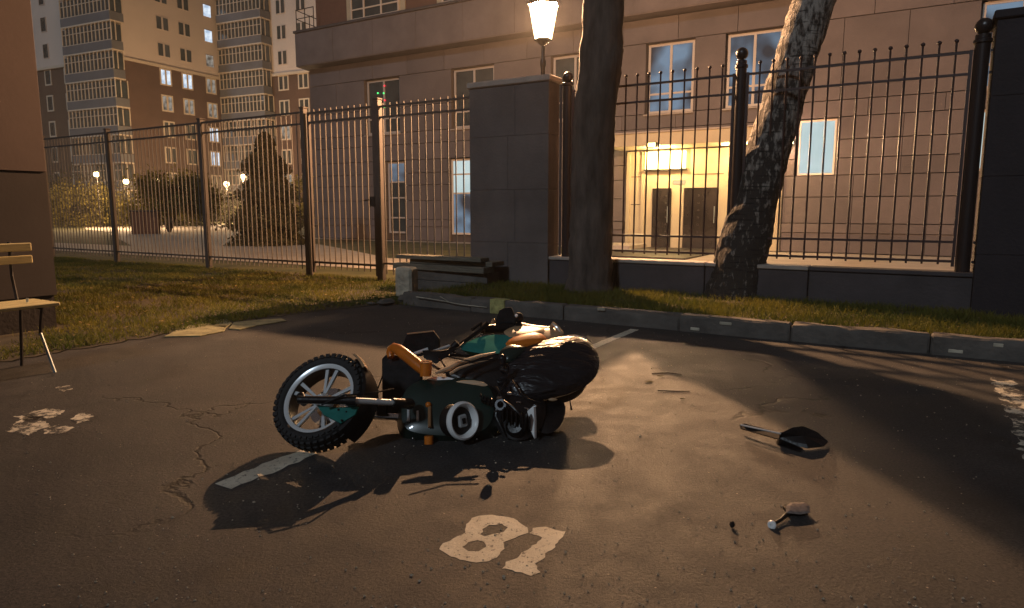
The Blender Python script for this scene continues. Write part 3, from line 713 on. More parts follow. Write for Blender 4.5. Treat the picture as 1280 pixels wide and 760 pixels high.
# cornice band and upper storey
cn_ = MB()
pr = [(-23.15, 1.4), (-22.75, -.42), (9, -.42), (9, 1.2), (A0, 12), (-23.15, 12)]
def hprism(mb, poly, z0, z1): return mb.prism([(x, y, z0) for x, y in poly], (0, 0, z1-z0))
hprism(MB(), pr, 7.05, 8.38).obj('cornice', M['cornice'], bld, bevel=.02)
hprism(MB(), [(x+(-.05 if x < 0 else 0), y-.05 if y < 0 else y) for x, y in pr], 8.383, 8.47).obj('cornice_cap', M['dark_stone'], bld)
x = -22.7
while x < 8:
    MB().box(x+.01, min(x+2.1, 9)-.01, -.435, -.421, 7.09, 8.34).obj('cornice_panel', M['cornice'], bld); x += 2.1
MB().box(-21.9, 9, -.02, 12, 8.47, 15.5).obj('upper_wall', M['brown_plaster'], bld)
for (x0, x1) in ((-20.0, -17.35), (-15.55, -12.9), (-11.2, -8.6), (-7, -4.4), (-2.6, 0)):
    MB().box(x0-.16, x1+.16, -.055, -.021, 8.5, 11.3).obj('window_surround', M['cream'], bld)
    window(bld, x0+.1, x1-.1, 8.56, 11.15, -.12, [.28, .64] if x0 < -16 else [.33, .66], [.15], M['frame_white'], [GD, GD], .06)
# little railing on the cornice corner
rl = MB()
for z in (8.95, 9.3): rl.tube([(-23.0, 1.4, z), (-22.7, -.35, z), (-21.7, -.35, z)], .018, 6)
for p in ((-23.0, 1.4), (-22.85, .5), (-22.7, -.35), (-22.2, -.35), (-21.7, -.35)): rl.tube([(p[0], p[1], 8.47), (p[0], p[1], 9.32)], .018, 6)
rl.obj('roof_railing', M['iron'], bld)
# entrance
MB().box(-8.28, -3.52, .0, .238, 0, 3.02).obj('entrance_wall', M['cream'], bld)
for x in (-8.25, -7.75, -4.95, -3.65):
    MB().box(x, x+.12, -.07, -.002, 0, 3.0, .006).obj('pilaster', M['cream'], bld)
MB().box(-8.45, -3.4, -1.35, -.075, 3.06, 3.42, .01).obj('canopy', M['cream'], bld)
MB().box(-8.5, -3.35, -1.4, -.075, 3.423, 3.47, .008).obj('canopy_roof', M['coping'], bld)
for z in (1.35, 2.22): MB().box(-8.1, -7.8, -.012, -.002, z, z+.025).obj('joint_strip', M['joint'], bld)
for (x0, x1) in ((-4.6, -3.7), (-6.1, -5.2)): MB().box(x0, x1, -.012, -.002, 2.25, 2.275).obj('joint_strip', M['joint'], bld)
MB().box(-7.6, -6.35, -.16, -.004, 2.45, 2.98, .01).obj('transom_light', M['warm_lit'], bld)
MB().box(-4.95+.15, -4.95+.62, -.12, -.004, 2.35, 2.66, .01).obj('transom_light', M['warm_lit'], bld)
MB().box(-7.64, -6.31, -.17, -.004, 2.40, 2.447).obj('transom_frame', M['iron'], bld)
MB().box(-6.75, -6.35, -.02, -.003, 1.97, 2.1).obj('notice', emis('notice_lit', (1, .72, .35), 1.0), bld)
for (x0, x1) in ((-7.36, -6.76), (-6.35, -5.32)):
    d = MB().box(x0, x1, -.1, -.03, .02, 1.86, .008).obj('door', M['door_dark'], bld)
    MB().tube([(x1-.08, -.15, .8), (x1-.08, -.15, 1.3)], .015, 8).obj('handle', M['steel'], d)
    for z in (.5, .72, .94, 1.16, 1.38, 1.6): MB().box(x0+.43, x0+.48, -.104, -.101, z, z+.05).obj('dot', M['iron'], d)
MB().box(-6.74, -6.37, -.06, -.004, .02, 1.86, .006).obj('door_panel', M['cream'], bld)
MB().box(-8.6, -7.5, -1.6, -.11, -.03, .14, .02).obj('entrance_step', M['coping'], bld)
for x in (-7.0, -5.0, -3.3):
    MB().rev([(0, 3.02), (.09, 3.03), (.10, 3.058), (0, 3.059)], 14, Matrix.Translation((x, -.9 if x > -4 else -.8, 0))).obj('ceiling_lamp', M['spot_lit'], bld)
def plight(name, loc, e, col, par, r=.06):
    l = bpy.data.lights.new(name, 'POINT'); o = bpy.data.objects.new(name, l); COL.objects.link(o); o.parent = par; o.location = loc; l.energy = e; l.color = col; l.shadow_soft_size = r; return o
plight('entrance_light', (-6.9, -.75, 2.85), 300, (1, .66, .26), bld, .12)
plight('entrance_light', (-4.6, -.75, 2.85), 220, (1, .66, .28), bld, .10)
MB().box(-7.4, -4.9, -4.6, -.11, -.008, .03, .008).obj('dark_path_sheet', M['iron'], bld)  # plain dark sheet over the path before the doors
fl0 = MB().box(-7.05, -6.75, -1.60, -1.42, 2.98, 3.13, .02).obj('guessed_floodlight', M['lamp_metal'], bld)  # guessed fixture, added where the canopy glares
MB().box(-7.02, -6.78, -1.615, -1.602, 3.0, 3.11, .004).obj('guessed_floodlight_glass', M['warm_lit'], fl0)
fs = bpy.data.lights.new('added_flood_beam', 'SPOT'); fo_ = bpy.data.objects.new('added_flood_beam', fs); COL.objects.link(fo_)  # added beam, aimed at the scooter to throw its long shadow
fo_.location = L(-6.9, BB-1.75, 3.05); fo_.rotation_euler = (Vector((-.8, 3.6, 0)) - fo_.location).to_track_quat('-Z', 'Y').to_euler()
fs.energy = 4500; fs.spot_size = R_(46); fs.spot_blend = .6; fs.color = (1, .60, .32); fs.shadow_soft_size = .32
sp = empty('wall_lamp', L(-3.35, BB-.1, 3.05), RZ, 'small bright wall lamp glaring beside the lit ground floor window', 'lamp')
MB().box(-.05, .05, -.02, .098, -.05, .05, .006).obj('bracket', M['lamp_metal'], sp)
MB().ball((0, -.11, 0), .085, 12).obj('globe', M['spot_lit'], sp, True)
plight('wall_light', (0, -.28, -.02), 60, (1, .55, .36), sp, .08)
# fairy lights in the upper-left window
for i, (x, z, c) in enumerate([(-18.45, 6.0, (1, .05, .08)), (-18.5, 5.72, (.1, 1, .25)), (-18.45, 5.45, (1, .05, .08)), (-18.48, 5.2, (.1, 1, .2)), (-18.8, 5.75, (.1, 1, .25))]):
    MB().box(x-.035, x+.035, .105, .127, z-.03, z+.03, .008).obj('fairy_light', emis('fairy_'+str(i), c, 1.6), bld)

# ============================================================ TOWERS
TA = R_(25.5); T2 = Vector((math.sin(TA), math.cos(TA), 0)); T1 = Vector((math.cos(TA), -math.sin(TA), 0)); TRZ = -TA
FL = 2.92; ZB = 17.5
tw = empty('apartment_tower', Vector((-42, 76, 0)), TRZ, 'tall cream and brown apartment block with corner balconies at far left', 'building')
NF = 15
# local x along T1 (right-near), y along T2 (away right); corner at 0,0; gable face on x=0 plane facing +x
MB().box(-30, 0, 0, 14.3, -.1, ZB-.3).obj('lower_wall', M['tower_brown'], tw)
MB().box(-30, .0, .0, 14.3, ZB, NF*FL+2).obj('upper_wall', M['tower_cream'], tw)
MB().box(-30, .25, -.25, 14.5, ZB-.298, ZB-.002).obj('string_course', M['tower_white'], tw)
MB().box(-30, 16, 14.302, 30, -.1, ZB-.3).obj('lower_wall', M['tower_brown'], tw)
MB().box(-30, 16, 14.302, 30, ZB, NF*FL+2).obj('upper_wall', M['tower_cream'], tw)
MB().box(.252, 16.3, 14.05, 14.3, ZB-.298, ZB-.002).obj('string_course', M['tower_white'], tw)
wm = {}
def tower_window(par, p, ang, wd, h, lit, fm=True, dbl=True):
    key = (wd, h, lit, fm, dbl)
    if key not in wm:
        f = MB(); fw = .16 if fm else .05
        f.box(-wd/2-fw, wd/2+fw, -.08, -.002, -fw, 0); f.box(-wd/2-fw, wd/2+fw, -.08, -.002, h, h+fw); f.box(-wd/2-fw, -wd/2, -.079, -.003, 0, h); f.box(wd/2, wd/2+fw, -.079, -.003, 0, h)
        if dbl: f.box(-.11, .11, -.078, -.003, 0, h)
        g = MB().box(-wd/2, wd/2, -.05, -.004, 0, h)
        gm = {0: GD, 1: M['glass_tower'], 2: M['glass_tdim']}[lit]
        wm[key] = (f.mesh('window', M['tower_white'] if fm else M['tower_cream']), g.mesh('pane', gm))
    a, b = wm[key]; o = inst('window', a, par, p, (0, 0, ang)); inst('pane', b, o)
for fl in range(0, 11):
    z = fl*FL+1.0
    # gable windows: face normal +x -> rotate local -y to +x
    for y, dbl in ((5.3, True), (8.2, True), (11.6, False)):
        lit = 0
        if fl >= 6:
            lit = 1 if not dbl and fl != 6 else (2 if not dbl else 0)
            tower_window(tw, (.0, y, z), R_(90), 1.5 if dbl else 1.1, 1.35, lit, False, dbl)
        else:
            lit = {(5, 0): 1, (5, 1): 1, (4, 0): 2, (4, 2): 2, (5, 2): 2, (3, 2): 1, (2, 2): 1, (4, 1): 2}.get((fl, [5.3, 8.2, 11.6].index(y)), 0)
            tower_window(tw, (.0, y, z-.15), R_(90), 1.2, 1.55, lit, True, True)
    # left face windows (face -y)
    for x in (-9.3, -12.9): tower_window(tw, (x, -.0, z), 0, .9, 1.5, 0, fl < 6, False)
    # windows right of second balcony stack
    for x in (9.2, 12.3): tower_window(tw, (x, 14.302, z), 0, 1.3, 1.5, 2 if fl in (3, 1) and x < 10 else 0, fl < 6, True)
def balcony(par, x0, x1, y0, y1, z, side, idx):
    e = MB(); 
    # parapet panel, slab, glazing posts
    MB().box(x0, x1, y0, y1, z, z+.14).obj('balcony_slab', M['tower_white'], par)
    p = MB().box(x0+.03, x1-.03, y0+.03, y1, z+.142, z+1.02).obj('balcony_parapet', M['tower_panel'], par)
    g = MB().box(x0+.12, x1-.12, y0+.12, y1, z+1.09, z+FL-.16); MBg = g.obj('balcony_glazing', GD if idx % 4 else GD, par)
    f = MB(); f.box(x0+.02, x1-.02, y0+.02, y0+.14, z+1.022, z+1.088)
    n = round((x1-x0)/.62)
    for k in range(n+1):
        x = x0+.05+(x1-x0-.1)*k/n; f.box(x-.05, x+.05, y0+.05, y0+.13, z+1.09, z+FL-.01)
    f.box(x0+.06, x1-.06, y0+.055, y0+.125, z+FL-.75, z+FL-.69)
    m = max(1, round((y1-y0)/.8))
    for k in range(1, m+1):
        y = y0+(y1-y0)*k/m-.05; f.box(x1-.13, x1-.05, y-.05, y+.05, z+1.09, z+FL-.01)
    f.obj('balcony_frame', M['tower_white'], par)
for fl in range(0, 11):
    zz = fl*FL+.3
    balcony(tw, -7.4, .9, -1.6, -.26 if abs(zz+1-ZB) < 2 else -.01, zz, 0, fl)
    balcony(tw, .3, 7.6, 12.6, 14.04 if abs(zz+1-ZB) < 2 else 14.29, zz, 0, fl+3)
    MB().box(-19, -15.8, -1.9, -.01, zz, zz+FL-.3).obj('bay', M['tower_brown'] if fl % 1 == 0 else M['tower_panel'], tw)
    MB().box(-19.05, -15.75, -1.95, -.26, zz+FL-.29, zz+FL-.01).obj('bay_slab', M['tower_white'], tw)
# a further slab closing the view behind
t3 = empty('apartment_slab', Vector((-95, 105, 0)), TRZ, 'plain distant apartment slab behind the tower', 'building')
MB().box(-30, 30, 0, 14, -.1, 40).obj('wall', M['tower_grey'], t3)
for fl in range(0, 12):
    for k in range(14): tower_window(t3, (-26+k*4, 0, fl*FL+1), 0, 1.3, 1.5, 2 if (k*7+fl*5) % 11 == 0 else 0, False, True)

# ============================================================ LEFT WALL / KIOSK
kw = empty('kiosk', L(-7.5, 3.5), RZ, 'pinkish walled kiosk with dark lower panels behind the bench', 'building')
MB().box(-3.0, -.02, -3.2, -.02, .0, .34).obj('plinth', M['black_stone'], kw)
MB().box(-3.0, .0, -3.2, .0, .345, 1.565).obj('lower_wall', M['wall_low'], kw)
for k in range(4):
    MB().box(-.002, .018, -.8*(k+1)+.004, -.8*k-.003, 1.57, 4.4, .003).obj('upper_panel', M['wall_pink'], kw)
MB().box(-3.0, -.004, -3.2, -.002, 1.568, 4.4).obj('upper_wall', M['wall_pink'], kw)
MB().box(-3.15, .15, -3.35, .15, 4.402, 4.55, .02).obj('roof', M['dark_stone'], kw)
# steel trellis ladder against the wall
ld = empty('wire_rack', L(-7.40, 2.75), RZ, 'thin pale steel rack of uprights and rungs against the kiosk wall behind the bench', 'rack')
for y in (.0, -.55): MB().tube([(0.02, y, 0), (-.06, y, 1.5)], .013, 8).obj('upright', M['steel'], ld, True)
for z in (.3, .42, .58, .74): MB().box(-.05, .03, -.54, -.01, z, z+.025).obj('rung', M['steel'] if z != .58 else M['iron'], ld)

# ============================================================ BENCH
bp_ = at(70, 378, 5.0); bz = bp_.z
bn = empty('bench', (bp_.x, bp_.y, 0), RZ, 'pale wooden slatted bench on thin metal legs beside the kiosk', 'bench')
for k in range(3):
    MB().box(-.12-.14*k-.0, .0-.14*k, -1.7, .03, bz-.028, bz, .006).obj('seat_slat', M['wood'], bn)
for z in (.79, .885): MB().box(-.445, -.42, -1.7, .06, z, z+.062, .006).obj('back_slat', M['wood'], bn)
for y in (-.08, -1.5):
    e = MB().tube([(-.04, y, bz-.03), (-.08, y, .36), (-.10, y, .28)], .011, 8); e.obj('brace', M['iron'], bn, True)
    MB().tube([(-.10, y, .30), (.02, y+.02, 0.0)], .011, 8).obj('leg', M['steel'], bn, True)
    MB().tube([(-.36, y, bz-.03), (-.44, y, .0)], .012, 8).obj('leg', M['iron'], bn, True)
    MB().tube([(-.36, y, bz-.035), (-.05, y, bz-.035)], .012, 8).obj('crossbar', M['iron'], bn, True)
    MB().tube([(-.40, y, bz-.03), (-.452, y, .70), (-.446, y, .96)], .012, 8).obj('back_support', M['iron'], bn, True)
MB().tube([(-.2, -.1, bz), (-.2, -.1, bz+.03)], .01, 8).obj('bolt', M['steel'], bn)

# ============================================================ SCOOTER
S = {}
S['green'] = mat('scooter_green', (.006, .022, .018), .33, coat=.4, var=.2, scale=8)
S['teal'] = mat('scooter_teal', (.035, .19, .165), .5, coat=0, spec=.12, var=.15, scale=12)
S['orange'] = mat('scooter_orange', (.60, .16, .012), .35, coat=.3, var=.12, scale=14)
S['copper'] = mat('scooter_copper', (.45, .25, .12), .28, metal=.5, coat=.4)
S['black'] = mat('scooter_black', (.007, .007, .008), .38, bump=.1, bscale=60)
S['frame'] = mat('scooter_frame', (.02, .02, .022), .35, metal=.6)
S['rubber'] = mat('tyre_rubber', (.016, .016, .017), .75, var=.25, scale=20, bump=.2, bscale=80)
S['alloy'] = mat('alloy', (.66, .70, .72), .32, metal=.35)
S['alloy_edge'] = mat('alloy_edge', (.80, .84, .86), .28, metal=.3)
S['chrome'] = mat('chrome', (.75, .78, .80), .16, metal=1)
S['white'] = mat('white_plastic', (.86, .88, .88), .35, coat=.3)
S['lens'] = mat('lens', (.34, .36, .37), .35)
S['film'] = mat('wrapped_saddle', (.010, .010, .013), .36, bump=.0, coat=.18, spec=.5)
S['skin'] = mat('tan_panel', (.42, .27, .15), .35, coat=.3)
S['plastic'] = mat('matt_black_plastic', (.011, .011, .012), .7, var=.5, scale=30, spec=.25)
S['scuffed'] = mat('scuffed_plastic', (.20, .16, .14), .6, var=.4, scale=60)
S['tan'] = mat('tan_lit_panel', (.58, .40, .25), .35, coat=.2)  # lighter copy of the tan panel, light from above put into the colour
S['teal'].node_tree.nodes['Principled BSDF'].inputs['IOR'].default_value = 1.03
# crinkled film relief
t = S['film'].node_tree; p = t.nodes['Principled BSDF']; tc = t.nodes.new('ShaderNodeTexCoord'); mp = t.nodes.new('ShaderNodeMapping'); mp.inputs['Scale'].default_value = (5, 17, 17)
nz = t.nodes.new('ShaderNodeTexNoise'); nz.inputs['Scale'].default_value = 1.3; nz.inputs['Detail'].default_value = 3; nz.inputs['Distortion'].default_value = .6; bu = t.nodes.new('ShaderNodeBump'); bu.inputs['Strength'].default_value = .7; bu.inputs['Distance'].default_value = .03
t.links.new(tc.outputs['Object'], mp.inputs[0]); t.links.new(mp.outputs[0], nz.inputs[0]); t.links.new(nz.outputs[0], bu.inputs['Height']); t.links.new(bu.outputs[0], p.inputs['Normal']); t.links.new(bu.outputs[0], p.inputs['Coat Normal'])

sct = empty('scooter', (0, 0, 0), 0, 'fallen dark green and orange scooter lying on its side on the asphalt', 'scooter')
nS = Vector((0, -.757, .653))               # the side of the machine that faces up and forward as it lies
OS = Vector((0, 3.36, .0))
def bp(u, v, d=0.0):                        # point on the tilted body plane, d metres behind its front skin
    r = ray(u, v); return CAM + r * (((OS - nS*d) - CAM).dot(nS) / r.dot(nS))
# --- front wheel
nW = Vector((-.27, -.70, .66)).normalized(); zax = rot_to(nW).to_4x4()
Cw = Vector((-.962, 3.37, .228))
MW = Matrix.Translation(Cw) @ zax
Rt = .246
prof = []
for i in range(13):
    th = math.pi*(-.15+1.30*i/12)             # tyre carcass section
    prof.append((Rt-.062+.058*math.sin(th), -.058*math.cos(th)*-1))
tyre_pr = [(.186, .042), (.194, .058), (.214, .068), (.234, .063), (.247, .042), (.252, .014), (.252, -.014), (.247, -.042), (.234, -.063), (.214, -.068), (.194, -.058), (.186, -.042)]
wh = MB().rev([(r, z) for r, z in tyre_pr], 56, MW, closed=True).obj('front_wheel', S['rubber'], sct, True)
kn = MB()
for k in range(44):
    th = 2*math.pi*k/44
    for (r, z, rw, zw, off) in ((.254, .0, .010, .016, 0), (.247, .042, .012, .013, .5), (.247, -.042, .012, .013, .5), (.226, .066, .013, .007, 0)):
        t_ = th+off*2*math.pi/44; mb = MB().box(-.5*rw, .5*rw, -.0105, .0105, -zw, zw)
        Mk = MW @ Matrix.Rotation(t_, 4, 'Z') @ Matrix.Translation((r, 0, z)); kn.add([Mk @ Vector(q) for q in mb.v], mb.f)
tag(kn.obj('tread_knobs', S['rubber'], wh), kind='stuff')
MB().rev([(.189, .044), (.196, .050), (.192, .054), (.180, .050), (.172, .044), (.174, .0), (.174, -.044), (.190, -.050), (.190, -.04), (.180, 0), (.182, .036)], 56, MW, closed=True).obj('rim', S['alloy_edge'], wh, True)
MB().rev([(.171, .040), (.171, -.044), (.175, -.044), (.175, .040)], 48, MW, closed=True).obj('rim_well', S['black'], wh, True)
for k in range(10):
    th = 2*math.pi*(k//2)/5+(.17 if k % 2 else -.17)+.35
    th2 = 2*math.pi*(k//2)/5+(.05 if k % 2 else -.05)+.35
    a_ = Vector((.035*math.cos(th2), .035*math.sin(th2), .018)); b_2 = Vector((.173*math.cos(th), .173*math.sin(th), .030)); d = (b_2-a_).normalized(); s = d.cross(Vector((0, 0, 1)))
    pts = [a_-s*.006, a_+s*.006, b_2+s*.010, b_2-s*.010]
    MB().prism([MW @ q for q in pts], (MW.to_3x3() @ Vector((0, 0, -.016)))).obj('spoke', S['alloy'], wh, bevel=.002)
MB().rev([(0, .045), (.022, .045), (.026, .038), (.040, .022), (.044, -.03), (0, -.035)], 20, MW).obj('hub', S['alloy'], wh, True)
MB().rev([(.060, -.052), (.105, -.052), (.105, -.056), (.060, -.056)], 36, MW, closed=True).obj('brake_disc', S['chrome'], wh, True)
MB().rev([(.045, -.05), (.065, -.05), (.07, -.06), (.02, -.06)], 10, MW).obj('disc_carrier', S['copper'], wh)
# --- fork
def wp(x, y, z): return MW @ Vector((x, y, z))
MB().tube([at(372, 499.5, 3.13), at(440, 500.5, 3.15)], [.0185, .0195], 14).obj('fork_leg', S['black'], sct, True)
MB().tube([at(433, 500.5, 3.148), at(445, 500.8, 3.152)], .026, 14).obj('fork_collar', S['black'], sct, True)
MB().tube([at(442, 500.7, 3.15), at(497, 503.5, 3.28)], .0150, 14).obj('fork_tube', S['alloy'], sct, True)
MB().tube([at(490, 503, 3.26), at(500, 504, 3.30), at(512, 505, 3.42)], [.022, .024, .03], 12).obj('fork_yoke', S['black'], sct, True)
MB().tube([at(376, 494, 3.19), at(378, 500, 3.16), at(380, 503, 3.19)], .020, 10).obj('axle_clamp', S['black'], sct, True)
MB().tube([at(378, 500, 3.18), at(400, 505, 3.40), at(408, 508, 3.50)], .009, 10).obj('axle', S['chrome'], sct, True)
MB().tube([at(455, 519, 3.55), at(500, 521, 3.55)], .020, 12).obj('fork_leg', S['chrome'], sct, True)
MB().box(-.03, .03, -.02, .02, -.02, .035, .006).obj('fork_bracket', S['frame'], sct, loc=at(478, 514, 3.52))
pl4 = [at(396, 506, 3.16), at(420, 509, 3.17), at(448, 508, 3.18), at(444, 518, 3.17), at(426, 529, 3.15), at(404, 518, 3.15)]
pl_o = MB().prism(pl4, Vector((0, .012, -.01))).obj('caliper_guard', S['teal'], sct, bevel=.002)
for u, v, Y in ((423, 512, 3.165), (433, 514.5, 3.17), (427, 525.5, 3.15)): MB().ball(at(u, v, Y), .006, 8).obj('bolt', S['black'], pl_o)
MB().pillow([at(400, 524, 3.33), at(410, 518, 3.35), at(424, 528, 3.36), at(412, 540, 3.32), at(398, 536, 3.30)], nW, .02, .02, 3).obj('brake_caliper', S['chrome'], sct, True)
# front mudguard: strip wrapped round the tyre on its right side
fg = MB(); pr_m = [(.268, -.078), (.276, -.040), (.278, 0), (.276, .040), (.268, .072), (.256, .080), (.254, .074), (.264, .066), (.272, .0), (.264, -.070)]
# angle in wheel plane that points right/up in the picture
xr = (MW.to_3x3().inverted() @ Vector((1, 0, 0)))
a_r = math.atan2(xr.y, xr.x)
fg.rev(pr_m, 20, MW, closed=True, arc=R_(95), a0=a_r-R_(52))
fg.obj('mudguard', S['black'], sct, True)
MB().rev([(.279, .034), (.286, .050), (.281, .078), (.268, .085)], 8, MW, arc=R_(24), a0=a_r+R_(26)).obj('mudguard_tip', S['skin'], sct, True)

# --- leg shield and nose body
def poly(pts, d): return [bp(u, v, d) for u, v in pts]
MB().prism(poly([(477, 447), (484, 441), (506, 446), (528, 468), (522, 505), (500, 521), (484, 516), (477.5, 500)], .085), -nS*.09).obj('leg_shield', S['plastic'], sct, bevel=.012, seg=3)
nose = chaikin(poly([(496, 520), (498, 500), (508, 486), (524, 478), (560, 474), (600, 477), (618, 483), (628, 505), (626, 535), (612, 552), (580, 558), (540, 557), (508, 552), (497, 540)], .09), 2)
MB().pillow(nose, nS, .10, .16, 7, 4.0).obj('nose_body', S['green'], sct, True)
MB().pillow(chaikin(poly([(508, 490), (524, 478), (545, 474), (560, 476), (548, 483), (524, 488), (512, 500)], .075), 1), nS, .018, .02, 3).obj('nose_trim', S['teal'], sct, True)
MB().pillow(chaikin(poly([(566, 477), (588, 475), (606, 478), (612, 482), (598, 483), (570, 479)], .0), 1), (0, -.3, .9), .010, .02, 3).obj('nose_painted_highlight', S['tan'], sct, True)  # bright-lit nose edge put in as a tan strip
MB().pillow(chaikin(poly([(532, 474), (542, 471), (572, 473), (570, 478), (538, 479)], .01), 1), (0, -.3, .9), .012, .02, 3).obj('top_strip', S['white'], sct, True)
for (u, v0, v1, w_) in ((510.5, 511, 527, 4), (522, 514, 526, 4)):
    MB().tube([bp(u, v0, -.005), bp(u, v1, -.012)], .0075, 8).obj('vent', S['alloy'], sct, True)
MB().tube([bp(537, 508, -.015), bp(537, 534, -.025)], .010, 8).obj('vent', S['copper'], sct, True)
MB().ball(bp(535.5, 506, -.018), .016, 12).obj('indicator', S['orange'], sct, True)
MB().tube([bp(536, 545, .0), bp(536, 555, .02)], .024, 12).obj('indicator', S['orange'], sct, True)
# round headlight: facing toward the camera and a little right
hc = bp(577.5, 526, -.085); nh = (CAM-hc).normalized(); nh = (nh + Vector((.85, 0, -.02))).normalized()
MH = Matrix.Translation(hc) @ rot_to(nh).to_4x4()
hl = MB().rev([(.074, -.03), (.093, -.012), (.100, .006), (.097, .020), (.088, .026), (.078, .018), (.072, .0), (.070, -.025)], 40, MH, closed=True).obj('headlight', S['white'], sct, True)
MB().rev([(0, -.012), (.071, -.012), (.080, -.03), (.085, -.08), (.0, -.10)], 32, MH).obj('headlight_bowl', S['black'], hl, True)
q = MB().box(-.028, .028, -.032, .032, -.008, .014, .008); o = MB().add([MH @ Vector(p_) for p_ in q.v], q.f).obj('headlight_lens', S['lens'], hl)
q = MB().box(-.011, .011, -.014, .014, .0145, .018, .001); o = MB().add([MH @ Vector(p_) for p_ in q.v], q.f).obj('headlight_lamp', S['frame'], hl)
# --- orange crash bar
MB().tube([at(488.5, 447, 3.74), at(488, 441, 3.76), at(489.5, 437, 3.765), at(493, 435, 3.755), at(498, 437, 3.73), at(506, 443, 3.69), at(516, 451, 3.65), at(525, 458.5, 3.62), at(531, 463, 3.60)], [.018, .024, .027, .029, .031, .033, .033, .033, .032], 20).obj('crash_bar', S['orange'], sct, True)
cb = MB().tube([at(532.5, 453.5, 3.585), at(532, 470.5, 3.57)], [.033, .030], 20); cb.obj('crash_bar_end', S['orange'], sct, True)
MB().rev([(.018, 0), (.033, 0), (.033, .005), (.018, .005)], 24, Matrix.Translation(at(532.5, 453, 3.585)) @ rot_to((0, 0, 1)).to_4x4(), closed=True).obj('end_ring', S['copper'], sct, True)
# --- mirrors / foot pads, hexagonal black plates
def plate(name, pts, Y, n, th, m, bev=.004):
    P = [at(u, v, Y) for u, v in pts]; return MB().prism(P, Vector(n).normalized()*-th).obj(name, m, sct, bevel=bev)
plate('foot_pad', [(500, 439), (509, 416), (541, 413), (549, 423), (549, 435), (540, 443), (512, 447)], 3.92, (-.1, -1, .2), .03, S['plastic'])
plate('foot_pad_edge', [(508, 416.5), (541, 412.8), (542, 414.5), (509, 418)], 3.912, (-.1, -1, .2), .036, S['skin'], 0)
m2 = plate('mirror', [(616, 410), (624, 388), (629, 385.2), (639, 384), (642, 390), (645, 404), (640, 409)], 4.25, (-.1, -1, .2), .03, S['plastic'])
MB().ball(at(648, 397, 4.27), .033, 14, (1, .8, 1)).obj('horn', S['black'], sct, True)
MB().ball(at(645.5, 394.5, 4.22), .011, 10).obj('horn_rim', S['white'], sct, True)
MB().tube([at(612, 411, 4.25), at(618, 402, 4.25), at(616, 399, 4.25)], [.014, .018, .01], 8).obj('mirror_stalk', S['copper'], sct, True)
# --- handlebar, stays and footboard between shield and seat
MB().tube([at(552, 444, 3.85), at(575, 430, 3.95), at(600, 413, 4.05), at(608, 405, 4.12)], [.014, .012, .012, .018], 10).obj('handlebar', S['frame'], sct, True)
MB().tube([at(590, 412, 4.06), at(601, 404, 4.1), at(603, 416, 4.1)], .012, 8).obj('brake_lever', S['frame'], sct, True)
MB().tube([at(566, 434, 3.92), at(572, 428, 3.92)], .022, 10).obj('handlebar_clamp', S['frame'], sct, True)
MB().tube([at(604, 412, 4.15), at(640, 410, 4.25)], [.030, .034], 12).obj('handlebar_grip', S['black'], sct, True)
MB().tube([at(515, 443, 3.8), at(535, 436, 3.82)], .009, 8).obj('stay', S['alloy'], sct, True)
MB().tube([at(536, 441, 3.8), at(548, 437, 3.85), at(562, 432, 3.88)], .008, 8).obj('stay', S['alloy'], sct, True)
MB().tube([at(540, 449, 3.74), at(565, 444, 3.82), at(606, 446, 3.9)], .008, 8).obj('stay', S['frame'], sct, True)
MB().tube([at(538, 455, 3.70), at(556, 466, 3.68)], .008, 8).obj('stay', S['frame'], sct, True)
MB().pillow([at(528, 438, 3.78), at(560, 437, 3.8), at(575, 432, 3.86), at(558, 446, 3.76), at(545, 455, 3.72), at(530, 448, 3.74)], nS, .012, .015, 2).obj('handlebar_shroud', S['black'], sct, True)
# lower dark tub with the two bright edge strips
tub = [(550, 468), (575, 455), (598, 446), (622, 441), (632, 452), (640, 470), (640, 500), (628, 530), (600, 520), (580, 478)]
MB().pillow(chaikin(poly(tub, .12), 1), nS, .02, .16, 4).obj('floor_tub', S['black'], sct, True)
def striptube(pts, Y0, Y1, r, m, name, fl=.5):
    n = len(pts)-1; return MB().tube([at(u, v, Y0+(Y1-Y0)*i/n) for i, (u, v) in enumerate(pts)], r, 8).obj(name, m, sct, True)
striptube([(545, 466), (560, 461), (572, 454), (600, 445), (619, 441)], 3.56, 3.76, [.008, .016, .014, .011, .006], S['tan'], 'edge_trim')
striptube([(563, 467), (574, 460), (590, 455), (616, 448)], 3.55, 3.69, [.008, .008, .005, .004], S['tan'], 'edge_trim')
# teal bodywork, orange side flash and tan top panel
def panel(name, pts, Y0, Y1, m, front=.02, back=.06, n=None, k=1, rings=4):
    vs = [p[1] for p in pts]; lo, hi = max(vs), min(vs)
    P = [at(u, v, Y0+(Y1-Y0)*(lo-v)/(lo-hi)) for u, v in pts]; return MB().pillow(chaikin(P, k), n or nS, front, back, rings).obj(name, m, sct, True)
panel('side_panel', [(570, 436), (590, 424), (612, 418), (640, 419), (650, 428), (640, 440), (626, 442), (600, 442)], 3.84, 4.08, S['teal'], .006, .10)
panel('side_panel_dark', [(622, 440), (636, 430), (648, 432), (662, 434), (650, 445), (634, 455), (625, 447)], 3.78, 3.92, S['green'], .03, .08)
panel('top_panel', [(628, 416), (634, 411), (644, 407), (668, 408), (690, 412), (672, 420), (640, 423)], 4.02, 4.22, S['skin'], .02, .06)
panel('orange_flash', [(630, 432), (637, 423), (655, 417), (674, 415), (684, 422), (682, 429), (660, 433), (643, 435)], 3.90, 4.05, S['orange'], .022, .06)
panel('tail_panel', [(664, 414), (690, 409), (706, 413), (700, 422), (682, 428), (672, 420)], 4.02, 4.18, S['skin'], .012, .05)
